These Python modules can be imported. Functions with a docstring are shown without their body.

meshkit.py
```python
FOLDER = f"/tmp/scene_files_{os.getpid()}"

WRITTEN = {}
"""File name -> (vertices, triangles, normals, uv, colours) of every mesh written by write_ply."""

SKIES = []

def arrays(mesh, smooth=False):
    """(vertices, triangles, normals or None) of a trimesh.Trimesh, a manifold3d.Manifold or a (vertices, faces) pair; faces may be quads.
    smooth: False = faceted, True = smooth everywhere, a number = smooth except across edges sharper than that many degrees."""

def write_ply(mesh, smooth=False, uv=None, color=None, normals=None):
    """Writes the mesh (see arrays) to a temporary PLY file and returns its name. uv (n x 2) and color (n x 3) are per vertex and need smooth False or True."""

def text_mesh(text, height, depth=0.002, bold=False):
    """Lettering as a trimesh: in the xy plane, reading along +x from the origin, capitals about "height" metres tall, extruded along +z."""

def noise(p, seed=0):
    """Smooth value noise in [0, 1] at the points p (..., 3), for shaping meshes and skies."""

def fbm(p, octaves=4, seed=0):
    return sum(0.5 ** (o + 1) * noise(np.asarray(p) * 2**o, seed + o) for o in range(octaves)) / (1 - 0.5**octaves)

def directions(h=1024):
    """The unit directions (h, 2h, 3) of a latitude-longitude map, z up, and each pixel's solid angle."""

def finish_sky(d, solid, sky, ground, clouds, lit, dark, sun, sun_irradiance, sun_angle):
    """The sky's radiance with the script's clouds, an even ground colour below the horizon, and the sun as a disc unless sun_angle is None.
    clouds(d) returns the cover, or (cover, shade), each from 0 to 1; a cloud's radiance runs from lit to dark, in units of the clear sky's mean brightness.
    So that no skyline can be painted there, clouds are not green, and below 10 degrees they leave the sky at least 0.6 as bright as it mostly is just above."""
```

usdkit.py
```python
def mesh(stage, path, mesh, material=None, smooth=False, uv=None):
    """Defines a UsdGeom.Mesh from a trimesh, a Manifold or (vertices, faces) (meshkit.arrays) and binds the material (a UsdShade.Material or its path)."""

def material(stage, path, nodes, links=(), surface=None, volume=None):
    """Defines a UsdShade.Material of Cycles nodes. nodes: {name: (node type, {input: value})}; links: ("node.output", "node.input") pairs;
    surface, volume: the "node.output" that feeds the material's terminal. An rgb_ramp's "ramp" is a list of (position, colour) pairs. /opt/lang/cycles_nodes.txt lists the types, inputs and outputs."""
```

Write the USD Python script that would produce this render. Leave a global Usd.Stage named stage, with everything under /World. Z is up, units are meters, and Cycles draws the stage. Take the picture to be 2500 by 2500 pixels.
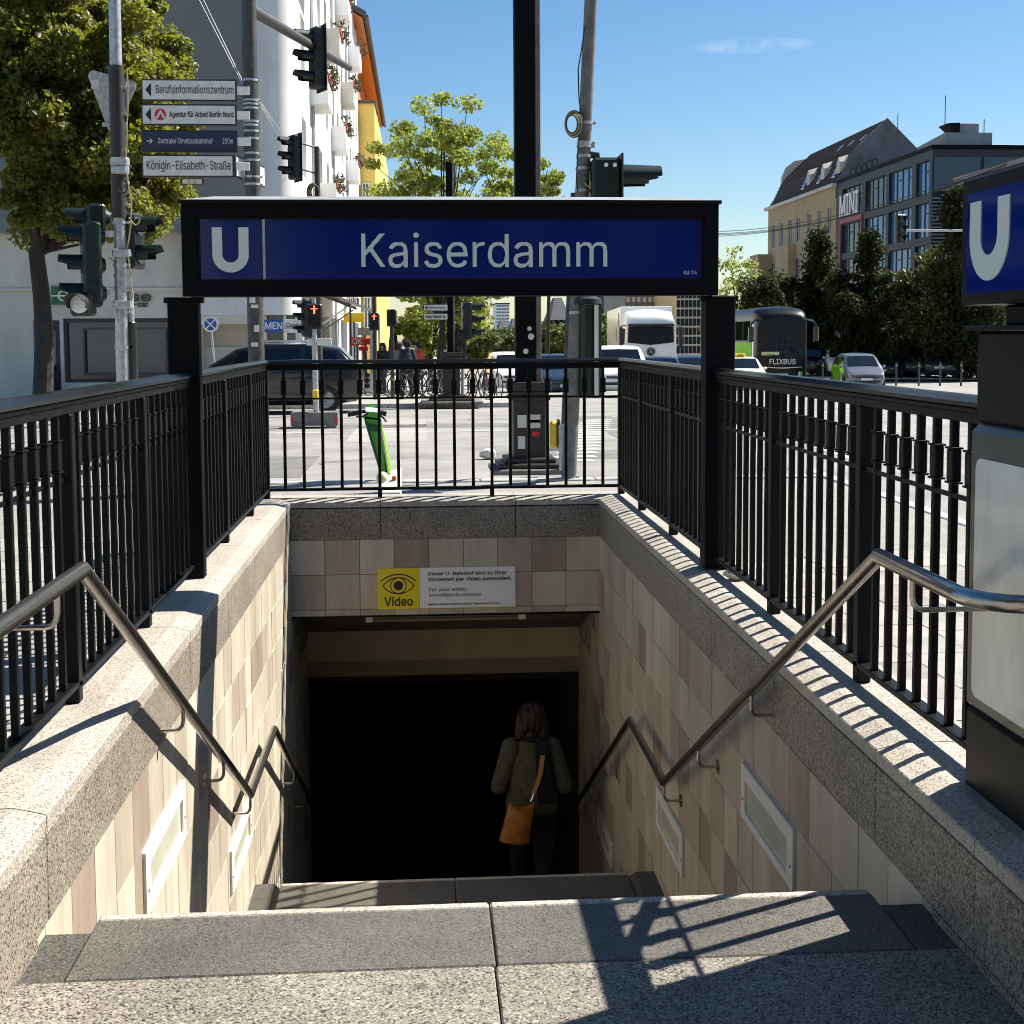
import math, random
import numpy as np, trimesh, manifold3d, shapely
from shapely.geometry import Polygon, box as sbox
from pxr import Usd, UsdGeom, UsdLux, UsdShade, Gf, Sdf, Vt
import usdkit, meshkit

stage = Usd.Stage.CreateInMemory()
UsdGeom.SetStageUpAxis(stage, 'Z'); UsdGeom.SetStageMetersPerUnit(stage, 1.0)
UsdGeom.Xform.Define(stage, '/World'); UsdGeom.Scope.Define(stage, '/World/Looks')
rnd = random.Random(11); nprng = np.random.default_rng(11)

# ---------------------------------------------------------------- camera, sky, sun, exposure
CAMZ = 1.4825                                                      # eye height over the stair landing (z = 0)
FPX, U0, V0 = 3231.24, 1250.0, 1064.41                             # focal length and principal point on a 2500 px square
PITCH, YAW, ROLL = (math.radians(a) for a in (4.3223, 3.9360, 0.3086))
EXPOSURE = 1.2
SUN_T, SUN_ZX = 0.475, 1.25                                        # towards the sun: (1, SUN_T, SUN_ZX)
SUN_I, SKY_S = 1.25, 0.056
cy, sy_, cp, sp = math.cos(YAW), math.sin(YAW), math.cos(PITCH), math.sin(PITCH)
fwd = np.array([sy_ * cp, cy * cp, -sp]); right = np.array([cy, -sy_, 0.0]); down = np.cross(fwd, right)
cr, sr = math.cos(ROLL), math.sin(ROLL)
right, down = cr * right + sr * down, -sr * right + cr * down
cam = UsdGeom.Camera.Define(stage, '/World/Camera')
cm = np.eye(4); cm[0, :3] = right; cm[1, :3] = -down; cm[2, :3] = -fwd; cm[3, :3] = (0, 0, CAMZ)
cam.AddTransformOp().Set(Gf.Matrix4d(*cm.ravel().tolist()))
AP = 36.0
cam.CreateHorizontalApertureAttr(AP); cam.CreateVerticalApertureAttr(AP)
cam.CreateFocalLengthAttr(AP * FPX / 2500.0)
cam.CreateVerticalApertureOffsetAttr(-(1250.0 - V0) / 2500.0 * AP)
cam.CreateClippingRangeAttr(Gf.Vec2f(0.1, 5000.0)); cam.CreateExposureAttr(EXPOSURE)

def at(u, v, Y):
    """The point at distance Y along the street seen at (u, v) of a 1932 px wide view of the picture."""
    d = ((u * 2500 / 1932 - U0) / FPX) * right + ((v * 2500 / 1932 - V0) / FPX) * down + fwd
    d = d * Y / d[1]
    return np.array([d[0], d[1], d[2] + CAMZ])

sd = np.array([1, SUN_T, SUN_ZX]); sd /= np.linalg.norm(sd)
SUN_EL, SUN_ROT = math.asin(sd[2]), math.atan2(sd[0], sd[1])
sky = UsdLux.DomeLight.Define(stage, '/World/sky')
cd_ = ((1420 * 2500 / 1932 - U0) / FPX) * right + ((86 * 2500 / 1932 - V0) / FPX) * down + fwd; cd_ /= np.linalg.norm(cd_)
ct_ = np.cross([0, 0, 1], cd_); ct_ /= np.linalg.norm(ct_); cu_ = np.cross(cd_, ct_)
usdkit.material(stage, '/World/Looks/sky', {
    'sky': ('sky_texture', {'sky_type': 'single_scattering', 'sun_disc': False, 'sun_elevation': SUN_EL, 'sun_rotation': SUN_ROT, 'air_density': 1.0, 'aerosol_density': 0.35, 'ozone_density': 2.0}), 'sat': ('hsv', {'saturation': 1.28}),
    'tc': ('texture_coordinate', {}), 'n': ('noise_texture', {'scale': 45.0, 'detail': 6.0, 'roughness': .6}),
    'dx': ('vector_math', {'math_type': 'dot_product', 'vector2': tuple(ct_ / .036)}), 'dy': ('vector_math', {'math_type': 'dot_product', 'vector2': tuple(cu_ / .0048)}), 'dz': ('vector_math', {'math_type': 'dot_product', 'vector2': tuple(cd_)}),
    'x2': ('math', {'math_type': 'multiply'}), 'y2': ('math', {'math_type': 'multiply'}), 'r2': ('math', {'math_type': 'add'}), 'm': ('map_range', {'from_min': 0.0, 'from_max': 1.6, 'to_min': 1.0, 'to_max': 0.0, 'clamp': True}),
    'fr': ('math', {'math_type': 'greater_than', 'value2': 0.0}), 'f1': ('math', {'math_type': 'multiply'}), 'nr': ('map_range', {'from_min': .3, 'from_max': .65, 'to_min': .0, 'to_max': .36, 'clamp': True}), 'f2': ('math', {'math_type': 'multiply'}),
    'cl': ('hsv', {'saturation': .25, 'value': 1.35}),
    'bg': ('background_shader', {'strength': SKY_S})},
    [('sky.color', 'sat.color'), ('tc.generated', 'dx.vector1'), ('tc.generated', 'dy.vector1'), ('tc.generated', 'dz.vector1'), ('tc.generated', 'n.vector'), ('dx.value', 'x2.value1'), ('dx.value', 'x2.value2'), ('dy.value', 'y2.value1'), ('dy.value', 'y2.value2'),
     ('x2.value', 'r2.value1'), ('y2.value', 'r2.value2'), ('r2.value', 'm.value'), ('dz.value', 'fr.value1'), ('m.result', 'f1.value1'), ('fr.value', 'f1.value2'), ('n.fac', 'nr.value'), ('f1.value', 'f2.value1'), ('nr.result', 'f2.value2'),
     ('sat.color', 'cl.color'), ('f2.value', 'cl.fac'), ('cl.color', 'bg.color')], surface='bg.background')
UsdShade.MaterialBindingAPI.Apply(sky.GetPrim()).Bind(UsdShade.Material.Get(stage, '/World/Looks/sky'))
sun = UsdLux.DistantLight.Define(stage, '/World/sun')
zx = sd; xx = np.cross([0, 0, 1], zx); xx /= np.linalg.norm(xx); yx = np.cross(zx, xx)
sm = np.eye(4); sm[0, :3] = xx; sm[1, :3] = yx; sm[2, :3] = zx
sun.AddTransformOp().Set(Gf.Matrix4d(*sm.ravel().tolist()))
sun.CreateIntensityAttr(SUN_I); sun.CreateAngleAttr(0.5); sun.CreateColorAttr(Gf.Vec3f(1.0, 0.95, 0.87)); sun.CreateNormalizeAttr(True)

# ---------------------------------------------------------------- materials
MATS = {}
def mat(name, col, rough=0.6, metal=0.0, var=0.0, scale=8.0, detail=3.0, bump=0.0, spec=0.5, col2=None, coat=0.0, stretch=(1, 1, 1), emit=0.0, alpha=None, ramp=(0.35, 0.65), island=0.0, translucent=0.0):
    path = '/World/Looks/' + name
    col = np.array(col, float)
    a = np.clip(col * (1 - var), 0, 1) if col2 is None else col
    b = np.clip(col * (1 + var), 0, 1) if col2 is None else np.array(col2, float)
    nodes = {'p': ('principled_bsdf', {'roughness': rough, 'metallic': metal, 'specular_ior_level': spec, 'coat_weight': coat, 'coat_roughness': 0.08, 'base_color': tuple(col)})}
    links = []
    if emit:
        nodes['p'][1]['emission_color'] = tuple(col); nodes['p'][1]['emission_strength'] = emit
    if var or col2 is not None or bump:
        nodes['g'] = ('geometry', {})
        nodes['m'] = ('mapping', {'scale': tuple(stretch)})
        nodes['n'] = ('noise_texture', {'scale': scale, 'detail': detail, 'roughness': 0.6})
        links += [('g.position', 'm.vector'), ('m.vector', 'n.vector')]
        if var or col2 is not None:
            nodes['r'] = ('rgb_ramp', {'ramp': [(0, a), (ramp[0], a), (ramp[1], b), (1, b)]})
            links += [('n.fac', 'r.fac')]
            last = 'r.color'
            if island:
                nodes['h'] = ('hsv', {})
                nodes['mr'] = ('map_range', {'to_min': 1 - island, 'to_max': 1 + island})
                links += [('g.random_per_island', 'mr.value'), ('mr.result', 'h.value'), (last, 'h.color')]
                last = 'h.color'
            links += [(last, 'p.base_color')]
        if bump:
            nodes['b'] = ('bump', {'strength': min(1.0, bump), 'distance': 0.004})
            links += [('n.fac', 'b.height'), ('b.normal', 'p.normal')]
    surf = 'p.BSDF'
    if translucent:
        nodes['t'] = ('translucent_bsdf', {'color': tuple(np.clip(col * 2.2, 0, 1))})
        nodes['x'] = ('mix_closure', {'fac': translucent})
        links += [('p.BSDF', 'x.closure1'), ('t.BSDF', 'x.closure2')]
        surf = 'x.closure'
    MATS[name] = usdkit.material(stage, path, nodes, links, surface=surf)
    return MATS[name]

def stone(name, light, dark, mid, grain, stain=0.12, rough=0.55, bump=0.25, spots=0.0):
    """Speckled granite: two sizes of flecks over a base, with broad stains."""
    nodes = {'g': ('geometry', {}),
             'v': ('voronoi_texture', {'scale': grain, 'randomness': 1.0}),
             'n': ('noise_texture', {'scale': grain * 0.55, 'detail': 4.0, 'roughness': 0.7}),
             's': ('noise_texture', {'scale': 2.3, 'detail': 5.0, 'roughness': 0.65}),
             'sep': ('separate_color', {}),
             'r': ('rgb_ramp', {'ramp': [(0, dark), (0.30, dark), (0.42, mid), (0.6, mid), (0.78, light), (1, light)]}),
             'mx': ('mix_float', {'fac': 0.5}),
             'sr': ('map_range', {'from_min': 0.3, 'from_max': 0.7, 'to_min': 1 - stain, 'to_max': 1 + stain * 0.6}),
             'h': ('hsv', {}),
             'b': ('bump', {'strength': bump, 'distance': 0.002}),
             'p': ('principled_bsdf', {'roughness': rough, 'specular_ior_level': 0.35})}
    links = [('g.position', 'v.vector'), ('g.position', 'n.vector'), ('g.position', 's.vector'), ('v.color', 'sep.color'), ('sep.r', 'mx.a'), ('n.fac', 'mx.b'), ('mx.result', 'r.fac'),
             ('s.fac', 'sr.value'), ('sr.result', 'h.value'), ('r.color', 'h.color'), ('h.color', 'p.base_color'), ('n.fac', 'b.height'), ('b.normal', 'p.normal')]
    if spots:                                                      # trodden-in gum and drips
        nodes.update({'sv': ('voronoi_texture', {'scale': spots, 'randomness': 1.0}), 'sm': ('map_range', {'from_min': .055, 'from_max': .085, 'to_min': .5, 'to_max': 1.0, 'clamp': True}), 'h2': ('hsv', {})})
        links = [l for l in links if l != ('h.color', 'p.base_color')] + [('g.position', 'sv.vector'), ('sv.distance', 'sm.value'), ('sm.result', 'h2.value'), ('h.color', 'h2.color'), ('h2.color', 'p.base_color')]
    MATS[name] = usdkit.material(stage, '/World/Looks/' + name, nodes, links, surface='p.BSDF')
    return MATS[name]

stone('coping_granite', (.54, .49, .415), (.15, .128, .105), (.42, .375, .31), 250, stain=.22)
stone('slab_granite', (.44, .385, .305), (.05, .043, .033), (.25, .215, .165), 190, stain=.25)
stone('tread_granite', (.19, .178, .15), (.04, .037, .032), (.112, .104, .088), 280, rough=0.5, stain=.25, spots=5.0)
stone('nosing_granite', (.58, .535, .455), (.2, .18, .15), (.46, .415, .345), 260, stain=.2)
stone('landing_granite', (.44, .40, .335), (.035, .031, .026), (.21, .19, .155), 210, bump=0.4, stain=.25, spots=4.0)
stone('stringer_granite', (.15, .14, .12), (.03, .028, .025), (.075, .07, .06), 240)
TILEC = [(.49, .435, .335), (.55, .497, .39), (.415, .347, .268), (.33, .255, .195), (.52, .463, .352), (.45, .392, .302)]
for i, c in enumerate(TILEC):
    nodes = {'g': ('geometry', {}), 'm': ('mapping', {'scale': (1.0, 1.0, 0.16)}), 'n': ('noise_texture', {'scale': 26 + 3 * i, 'detail': 5.0, 'roughness': 0.6}),
             'n2': ('noise_texture', {'scale': 5.0, 'detail': 2.0}), 'mx': ('mix_float', {'fac': 0.4}), 'm3': ('mapping', {'scale': (2.6, 2.6, .55)}), 'n3': ('noise_texture', {'scale': 1.6, 'detail': 6.0, 'roughness': 0.7}), 'dr': ('map_range', {'from_min': 0.38, 'from_max': 0.62, 'to_min': 0.80, 'to_max': 1.04, 'clamp': True}), 'h': ('hsv', {}),
             'r': ('rgb_ramp', {'ramp': [(0, np.array(c) * 0.80), (0.4, np.array(c) * 0.97), (0.6, np.array(c) * 1.03), (1, np.clip(np.array(c) * 1.15, 0, 1))]}),
             'b': ('bump', {'strength': 0.35, 'distance': 0.003}), 'p': ('principled_bsdf', {'roughness': 0.48, 'specular_ior_level': 0.4})}
    MATS['tile_%d' % i] = usdkit.material(stage, '/World/Looks/tile_%d' % i, nodes,
        [('g.position', 'm.vector'), ('m.vector', 'n.vector'), ('g.position', 'n2.vector'), ('n.fac', 'mx.a'), ('n2.fac', 'mx.b'), ('mx.result', 'r.fac'), ('g.position', 'm3.vector'), ('m3.vector', 'n3.vector'), ('n3.fac', 'dr.value'), ('dr.result', 'h.value'), ('r.color', 'h.color'), ('h.color', 'p.base_color'), ('n.fac', 'b.height'), ('b.normal', 'p.normal')], surface='p.BSDF')
mat('grout', (.30, .265, .225), .9, var=.25, scale=9)
mat('black_paint', (.0032, .004, .0042), .45, var=.25, scale=14, spec=.16)
mat('rail_cap', (.006, .0075, .0075), .22, var=.3, scale=9, spec=.55)
mat('black_matt', (.0025, .003, .004), .6, spec=.10)
mat('roof_sheet', (.34, .36, .37), .45, metal=.3, var=.12, scale=5)
mat('sign_blue', (.0025, .012, .125), .10, spec=.25)
mat('sign_letter', (.62, .67, .63), .3)
mat('steel', (.47, .44, .40), .26, metal=1.0, var=.12, scale=30, stretch=(1, 1, .2))
mat('galvanised', (.40, .41, .41), .42, metal=.55, var=.22, scale=18, bump=.1)
mat('pole_grey', (.050, .048, .044), .5, metal=.15, var=.35, scale=9, bump=.15)
mat('pole_concrete', (.12, .115, .105), .65, var=.3, scale=7, bump=.15)
mat('lamp_frame', (.72, .70, .64), .4, var=.06, scale=10)
mat('lamp_glass', (.56, .57, .44), .15, spec=.5, var=.08, scale=4)
mat('white_enamel', (.80, .80, .78), .3, var=.03)
mat('yellow_enamel', (.80, .62, .02), .3)
mat('print_black', (.008, .008, .008), .5)
mat('concrete_dark', (.16, .14, .12), .8, var=.2)
mat('ceiling_paint', (.42, .36, .27), .8, var=.08)
mat('ceiling_band', (.24, .20, .155), .8, var=.08)
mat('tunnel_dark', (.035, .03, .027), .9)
mat('green_cabinet', (.012, .035, .028), .35, coat=.3)
mat('panel_white', (.60, .60, .53), .22, var=.14, scale=5, coat=.4, stretch=(1, 1, .3))
mat('red_dot', (.6, .02, .03), .35)
mat('leaf_litter', (.45, .38, .3), .8, var=.2, scale=40)

# ---------------------------------------------------------------- meshes
COUNT = {}
def numbered(parent, name):
    n = COUNT.get((parent, name), 0); COUNT[(parent, name)] = n + 1
    return f'{parent}/{name}' + (f'_{n:03d}' if n else '')
LOC = {}
def tag(path, **kw):
    p = stage.GetPrimAtPath(path)
    for k, v in kw.items():
        if v: p.SetCustomDataByKey(k, v)
def thing(name, label=None, category=None, loc=(0, 0, 0), rz=0.0, group=None, kind=None):
    path = numbered('/World', name)
    x = UsdGeom.Xform.Define(stage, path); x.AddTranslateOp().Set(Gf.Vec3d(*map(float, loc))); x.AddRotateZOp().Set(math.degrees(rz))
    LOC[path] = (np.array(loc, float), rz)
    tag(path, label=label, category=category, group=group, kind=kind)
    return path
def copy(src, loc, rz=0.0, label=None, group=None, scale=None):
    base = src.rsplit('/', 1)[1]
    if base[-4] == '_' and base[-3:].isdigit(): base = base[:-4]
    path = numbered('/World', base)
    x = UsdGeom.Xform.Define(stage, path); p = x.GetPrim()
    p.GetReferences().AddInternalReference(src); p.SetInstanceable(True)
    x.ClearXformOpOrder()
    x.GetPrim().GetAttribute('xformOp:translate').Set(Gf.Vec3d(*map(float, loc))); x.GetPrim().GetAttribute('xformOp:rotateZ').Set(math.degrees(rz))
    ops = ['xformOp:translate', 'xformOp:rotateZ']
    if scale is not None:
        x.AddScaleOp().Set(Gf.Vec3f(*((scale,) * 3 if np.ndim(scale) == 0 else scale))); ops.append('xformOp:scale')
    p.GetAttribute('xformOpOrder').Set(ops) if p.GetAttribute('xformOpOrder') else p.CreateAttribute('xformOpOrder', Sdf.ValueTypeNames.TokenArray).Set(ops)
    was = stage.GetPrimAtPath(src).GetCustomData()
    tag(path, label=label or was.get('label'), category=was.get('category'), group=group or was.get('group'))
    return path

class MB:
    """Collects shapes in world coordinates (or in a thing's own, with local=True); build makes ONE mesh prim of them."""
    def __init__(s): s.v, s.f, s.n = [], [], 0
    def raw(s, v, f):
        v = np.asarray(v, float); f = np.asarray(f, int)
        if f.ndim == 2 and f.shape[1] == 4: f = np.vstack([f[:, [0, 1, 2]], f[:, [0, 2, 3]]])
        s.v.append(v); s.f.append(f + s.n); s.n += len(v); return s
    def tm(s, m): return s.raw(m.vertices, m.faces)
    def box(s, lo, hi, ch=0.0):
        lo, hi = np.minimum(lo, hi).astype(float), np.maximum(lo, hi).astype(float)
        if ch <= 0:
            c = np.array([[a, b, d] for a in (0, 1) for b in (0, 1) for d in (0, 1)])
            return s.raw(lo + c * (hi - lo), [[0, 1, 3, 2], [4, 6, 7, 5], [0, 4, 5, 1], [2, 3, 7, 6], [0, 2, 6, 4], [1, 5, 7, 3]])
        pts = []
        for a in (0, 1):
            for b in (0, 1):
                for d in (0, 1):
                    k = np.array([a, b, d]); p = lo + k * (hi - lo); i = (1 - 2 * k) * ch
                    for ax in range(3):
                        q = p + i; q[ax] = p[ax]; pts.append(q)
        return s.hull(pts)
    def cbox(s, c, size, ch=0.0, rz=0.0):
        c, h = np.array(c, float), np.array(size, float) / 2
        m = MB().box(-h, h, ch); v = np.vstack(m.v); co, si = math.cos(rz), math.sin(rz)
        v = np.stack([v[:, 0] * co - v[:, 1] * si, v[:, 0] * si + v[:, 1] * co, v[:, 2]], 1) + c
        return s.raw(v, np.vstack(m.f))
    def hull(s, pts):
        m = manifold3d.Manifold.hull_points(np.asarray(pts, np.float64)).to_mesh()
        return s.raw(m.vert_properties[:, :3], m.tri_verts)
    def tube(s, pts, r, n=10, caps=True):
        pts = np.asarray(pts, float); r = np.broadcast_to(np.asarray(r, float), len(pts))
        d = np.diff(pts, axis=0); d /= np.maximum(np.linalg.norm(d, axis=1, keepdims=True), 1e-9)
        tang = np.vstack([d[:1], d[1:] + d[:-1], d[-1:]]); L = np.linalg.norm(tang, axis=1, keepdims=True); tang /= np.maximum(L, 1e-9)
        ref = np.array([0, 0, 1.0]) if abs(tang[0][2]) < 0.9 else np.array([1.0, 0, 0])
        a = np.cross(tang[0], ref); a /= np.linalg.norm(a)
        V = []
        for i, (p, t) in enumerate(zip(pts, tang)):
            a = a - t * (a @ t); a /= np.linalg.norm(a); b = np.cross(t, a)
            k = 1.0 / max(0.5, abs(d[min(i, len(d) - 1)] @ t)); th = np.arange(n) / n * 2 * np.pi
            off = np.cos(th)[:, None] * a + np.sin(th)[:, None] * b
            if 0 < i < len(pts) - 1 and k > 1.001:                       # keep the section round through a mitred bend
                w = d[i] - d[i - 1]; w -= t * (w @ t); w /= max(np.linalg.norm(w), 1e-9)
                off = off + (off @ w)[:, None] * w * (k - 1)
            V.append(p + off * r[i])
        V = np.vstack(V); m = len(pts); F = []
        for i in range(m - 1):
            for j in range(n):
                F.append([i * n + j, i * n + (j + 1) % n, (i + 1) * n + (j + 1) % n, (i + 1) * n + j])
        s.raw(V, F)
        if caps:
            for i, fl in ((0, 1), (m - 1, 0)):
                idx = [[0, j, j + 1] if not fl else [0, j + 1, j] for j in range(1, n - 1)]
                s.raw(V[i * n:(i + 1) * n], idx)
        return s
    def cyl(s, p0, p1, r0, r1=None, n=16): return s.tube([p0, p1], [r0, r0 if r1 is None else r1], n)
    def ball(s, c, r, sub=2):
        m = trimesh.creation.icosphere(sub); return s.raw(m.vertices * np.broadcast_to(r, 3) + np.array(c), m.faces)
    def lathe(s, prof, c, n=20):
        """prof: (radius, z) pairs, upwards."""
        P = np.array(prof, float); th = np.arange(n) / n * 2 * np.pi
        V = np.concatenate([np.stack([r * np.cos(th), r * np.sin(th), np.full(n, z)], 1) for r, z in P]) + np.array(c)
        F = [[i * n + j, i * n + (j + 1) % n, (i + 1) * n + (j + 1) % n, (i + 1) * n + j] for i in range(len(P) - 1) for j in range(n)]
        return s.raw(V, F)
    def prism(s, poly, axis, a, b):
        """A polygon (list or shapely, possibly with holes) extruded from a to b along x, y or z; its coordinates are the other two, in order."""
        g = poly if isinstance(poly, shapely.Geometry) else Polygon(poly)
        for q in getattr(g, 'geoms', [g]):
            if q.is_empty or q.area < 1e-7: continue
            m = trimesh.creation.extrude_polygon(shapely.geometry.polygon.orient(q), abs(b - a), engine='earcut')
            v = m.vertices; z = v[:, 2] + min(a, b)
            if axis == 'x': w, f = np.stack([z, v[:, 0], v[:, 1]], 1), m.faces
            elif axis == 'y': w, f = np.stack([v[:, 0], z, v[:, 1]], 1), m.faces[:, ::-1]
            else: w, f = np.stack([v[:, 0], v[:, 1], z], 1), m.faces
            s.raw(w, f)
        return s
    def text(s, string, height, origin, ex=(1, 0, 0), ez=(0, 0, 1), width=None, bold=False, depth=0.003, align='left', slant=0.0, zs=1.0):
        """Lettering that stands in the plane of ex (reading) and ez (up), its front towards the reader."""
        m = meshkit.text_mesh(string, height, depth, bold); v = m.vertices.copy()
        if width: v[:, 0] = (v[:, 0] - v[:, 0].min()) * (width / np.ptp(v[:, 0]))
        v[:, 0] += slant * v[:, 1]; v[:, 1] *= zs
        if align == 'center': v[:, 0] -= (v[:, 0].min() + v[:, 0].max()) / 2
        if align == 'right': v[:, 0] -= v[:, 0].max()
        ex, ez = np.array(ex, float), np.array(ez, float); n = np.cross(ex, ez)
        return s.raw(np.array(origin, float) + v[:, :1] * ex + v[:, 1:2] * ez + v[:, 2:3] * n, m.faces)
    def move(s, fn): s.v = [fn(v) for v in s.v]; return s
    def mesh(s): return np.vstack(s.v), np.vstack(s.f)
    def build(s, name, material, parent='/World', local=False, smooth=35, label=None, kind=None, category=None, group=None):
        v, f = s.mesh()
        top = '/'.join(parent.split('/')[:3])
        if not local and top in LOC:
            l, rz = LOC[top]; v = v - l
            if rz: v = np.stack([v[:, 0] * math.cos(rz) + v[:, 1] * math.sin(rz), -v[:, 0] * math.sin(rz) + v[:, 1] * math.cos(rz), v[:, 2]], 1)
        path = numbered(parent, name)
        usdkit.mesh(stage, path, (v, f), MATS[material] if isinstance(material, str) else material, smooth=smooth)
        tag(path, label=label, kind=kind, category=category, group=group)
        return path

def struct(name, mb, material, parent='/World', smooth=False, kind='structure', label=None):
    return mb.build(name, material, parent, smooth=smooth, kind=kind if parent == '/World' else None, label=label)

def ground(y): return float(np.interp(y, [12, 34, 64, 90, 2500], [0, -.16, -1.0, -1.05, -6.0]))

# ---------------------------------------------------------------- the stairwell
XL, XR, YB = -0.953, 1.297, 9.53                                   # wall faces left, right and at the back
Y1, Y2 = 3.375, 6.415                                              # first flight: top nosing and foot
NR, RISE, GO = 10, 0.1668, 0.304
ZL = -NR * RISE                                                    # the lower landing
Y3 = 7.515                                                         # its far nosing, where the second flight starts
IN = 0.115                                                         # the steps stop this far from the walls
SL = RISE / GO
def string_z(y):
    """Upper edge of the sloping granite strings, where the tiling ends."""
    if y < 3.28: return -0.002
    a = -0.005 - SL * (y - 3.28)
    b = ZL + 0.11 - SL * max(0.0, y - 7.25)
    return min(-0.002, max(a, b)) if y < 7.25 else b
YEND = 17.0

lan = thing('stair_landing', kind='structure')
for x0, x1 in ((XL + IN, 0.163), (0.167, XR - IN)):
    MB().box((x0, Y1 - 0.352, -RISE), (x1, Y1 - 0.034, 0.0), 0.004).build('edge_stone', 'tread_granite', lan)
    MB().box((x0, Y1 - 0.034, -RISE), (x1, Y1, 0.0), 0.006).build('nosing', 'nosing_granite', lan)
for i, y1 in enumerate((3.019, 2.42, 1.82, 1.2)):
    for x0, x1 in ((-1.28, 0.158), (0.162, 1.62)):
        MB().box((x0, y1 - 0.596, -0.08), (x1, y1, 0.001 * (rnd.random() - .5)), 0.004).build('paving_stone', 'landing_granite', lan)
st = thing('stair_flight', 'upper flight of granite steps going down from the landing', 'stairs', (0.17, Y1, 0))
for k in range(1, NR):
    y0 = Y1 + (k - 1) * GO; z = -k * RISE
    for x0, x1 in ((XL + IN, 0.163), (0.167, XR - IN)):
        MB().box((x0, y0 - 0.02, z - RISE), (x1, y0 + GO, z), 0.005).build('step', 'tread_granite', st)
sl_ = thing('lower_landing', kind='structure')
for x0, x1 in ((XL + IN, 0.167), (0.171, XR - IN)):
    MB().box((x0, Y1 + (NR - 1) * GO - 0.02, ZL - RISE), (x1, Y3 - 0.34, ZL), 0.005).build('paving_stone', 'tread_granite', sl_)
    MB().box((x0, Y3 - 0.336, ZL - RISE), (x1, Y3 - 0.034, ZL), 0.005).build('edge_stone', 'tread_granite', sl_)
    MB().box((x0, Y3 - 0.034, ZL - RISE), (x1, Y3, ZL), 0.005).build('nosing', 'nosing_granite', sl_)
st2 = thing('stair_flight', 'lower flight of steps that disappears into the dark passage', 'stairs', (0.17, Y3, ZL))
for k in range(1, 20):
    y0 = Y3 + (k - 1) * GO; z = ZL - k * RISE
    MB().box((XL + IN, y0 - 0.02, z - RISE), (XR - IN, y0 + GO, z), 0.005).build('step', 'tread_granite', st2)
ZB = ZL - 19 * RISE

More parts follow.
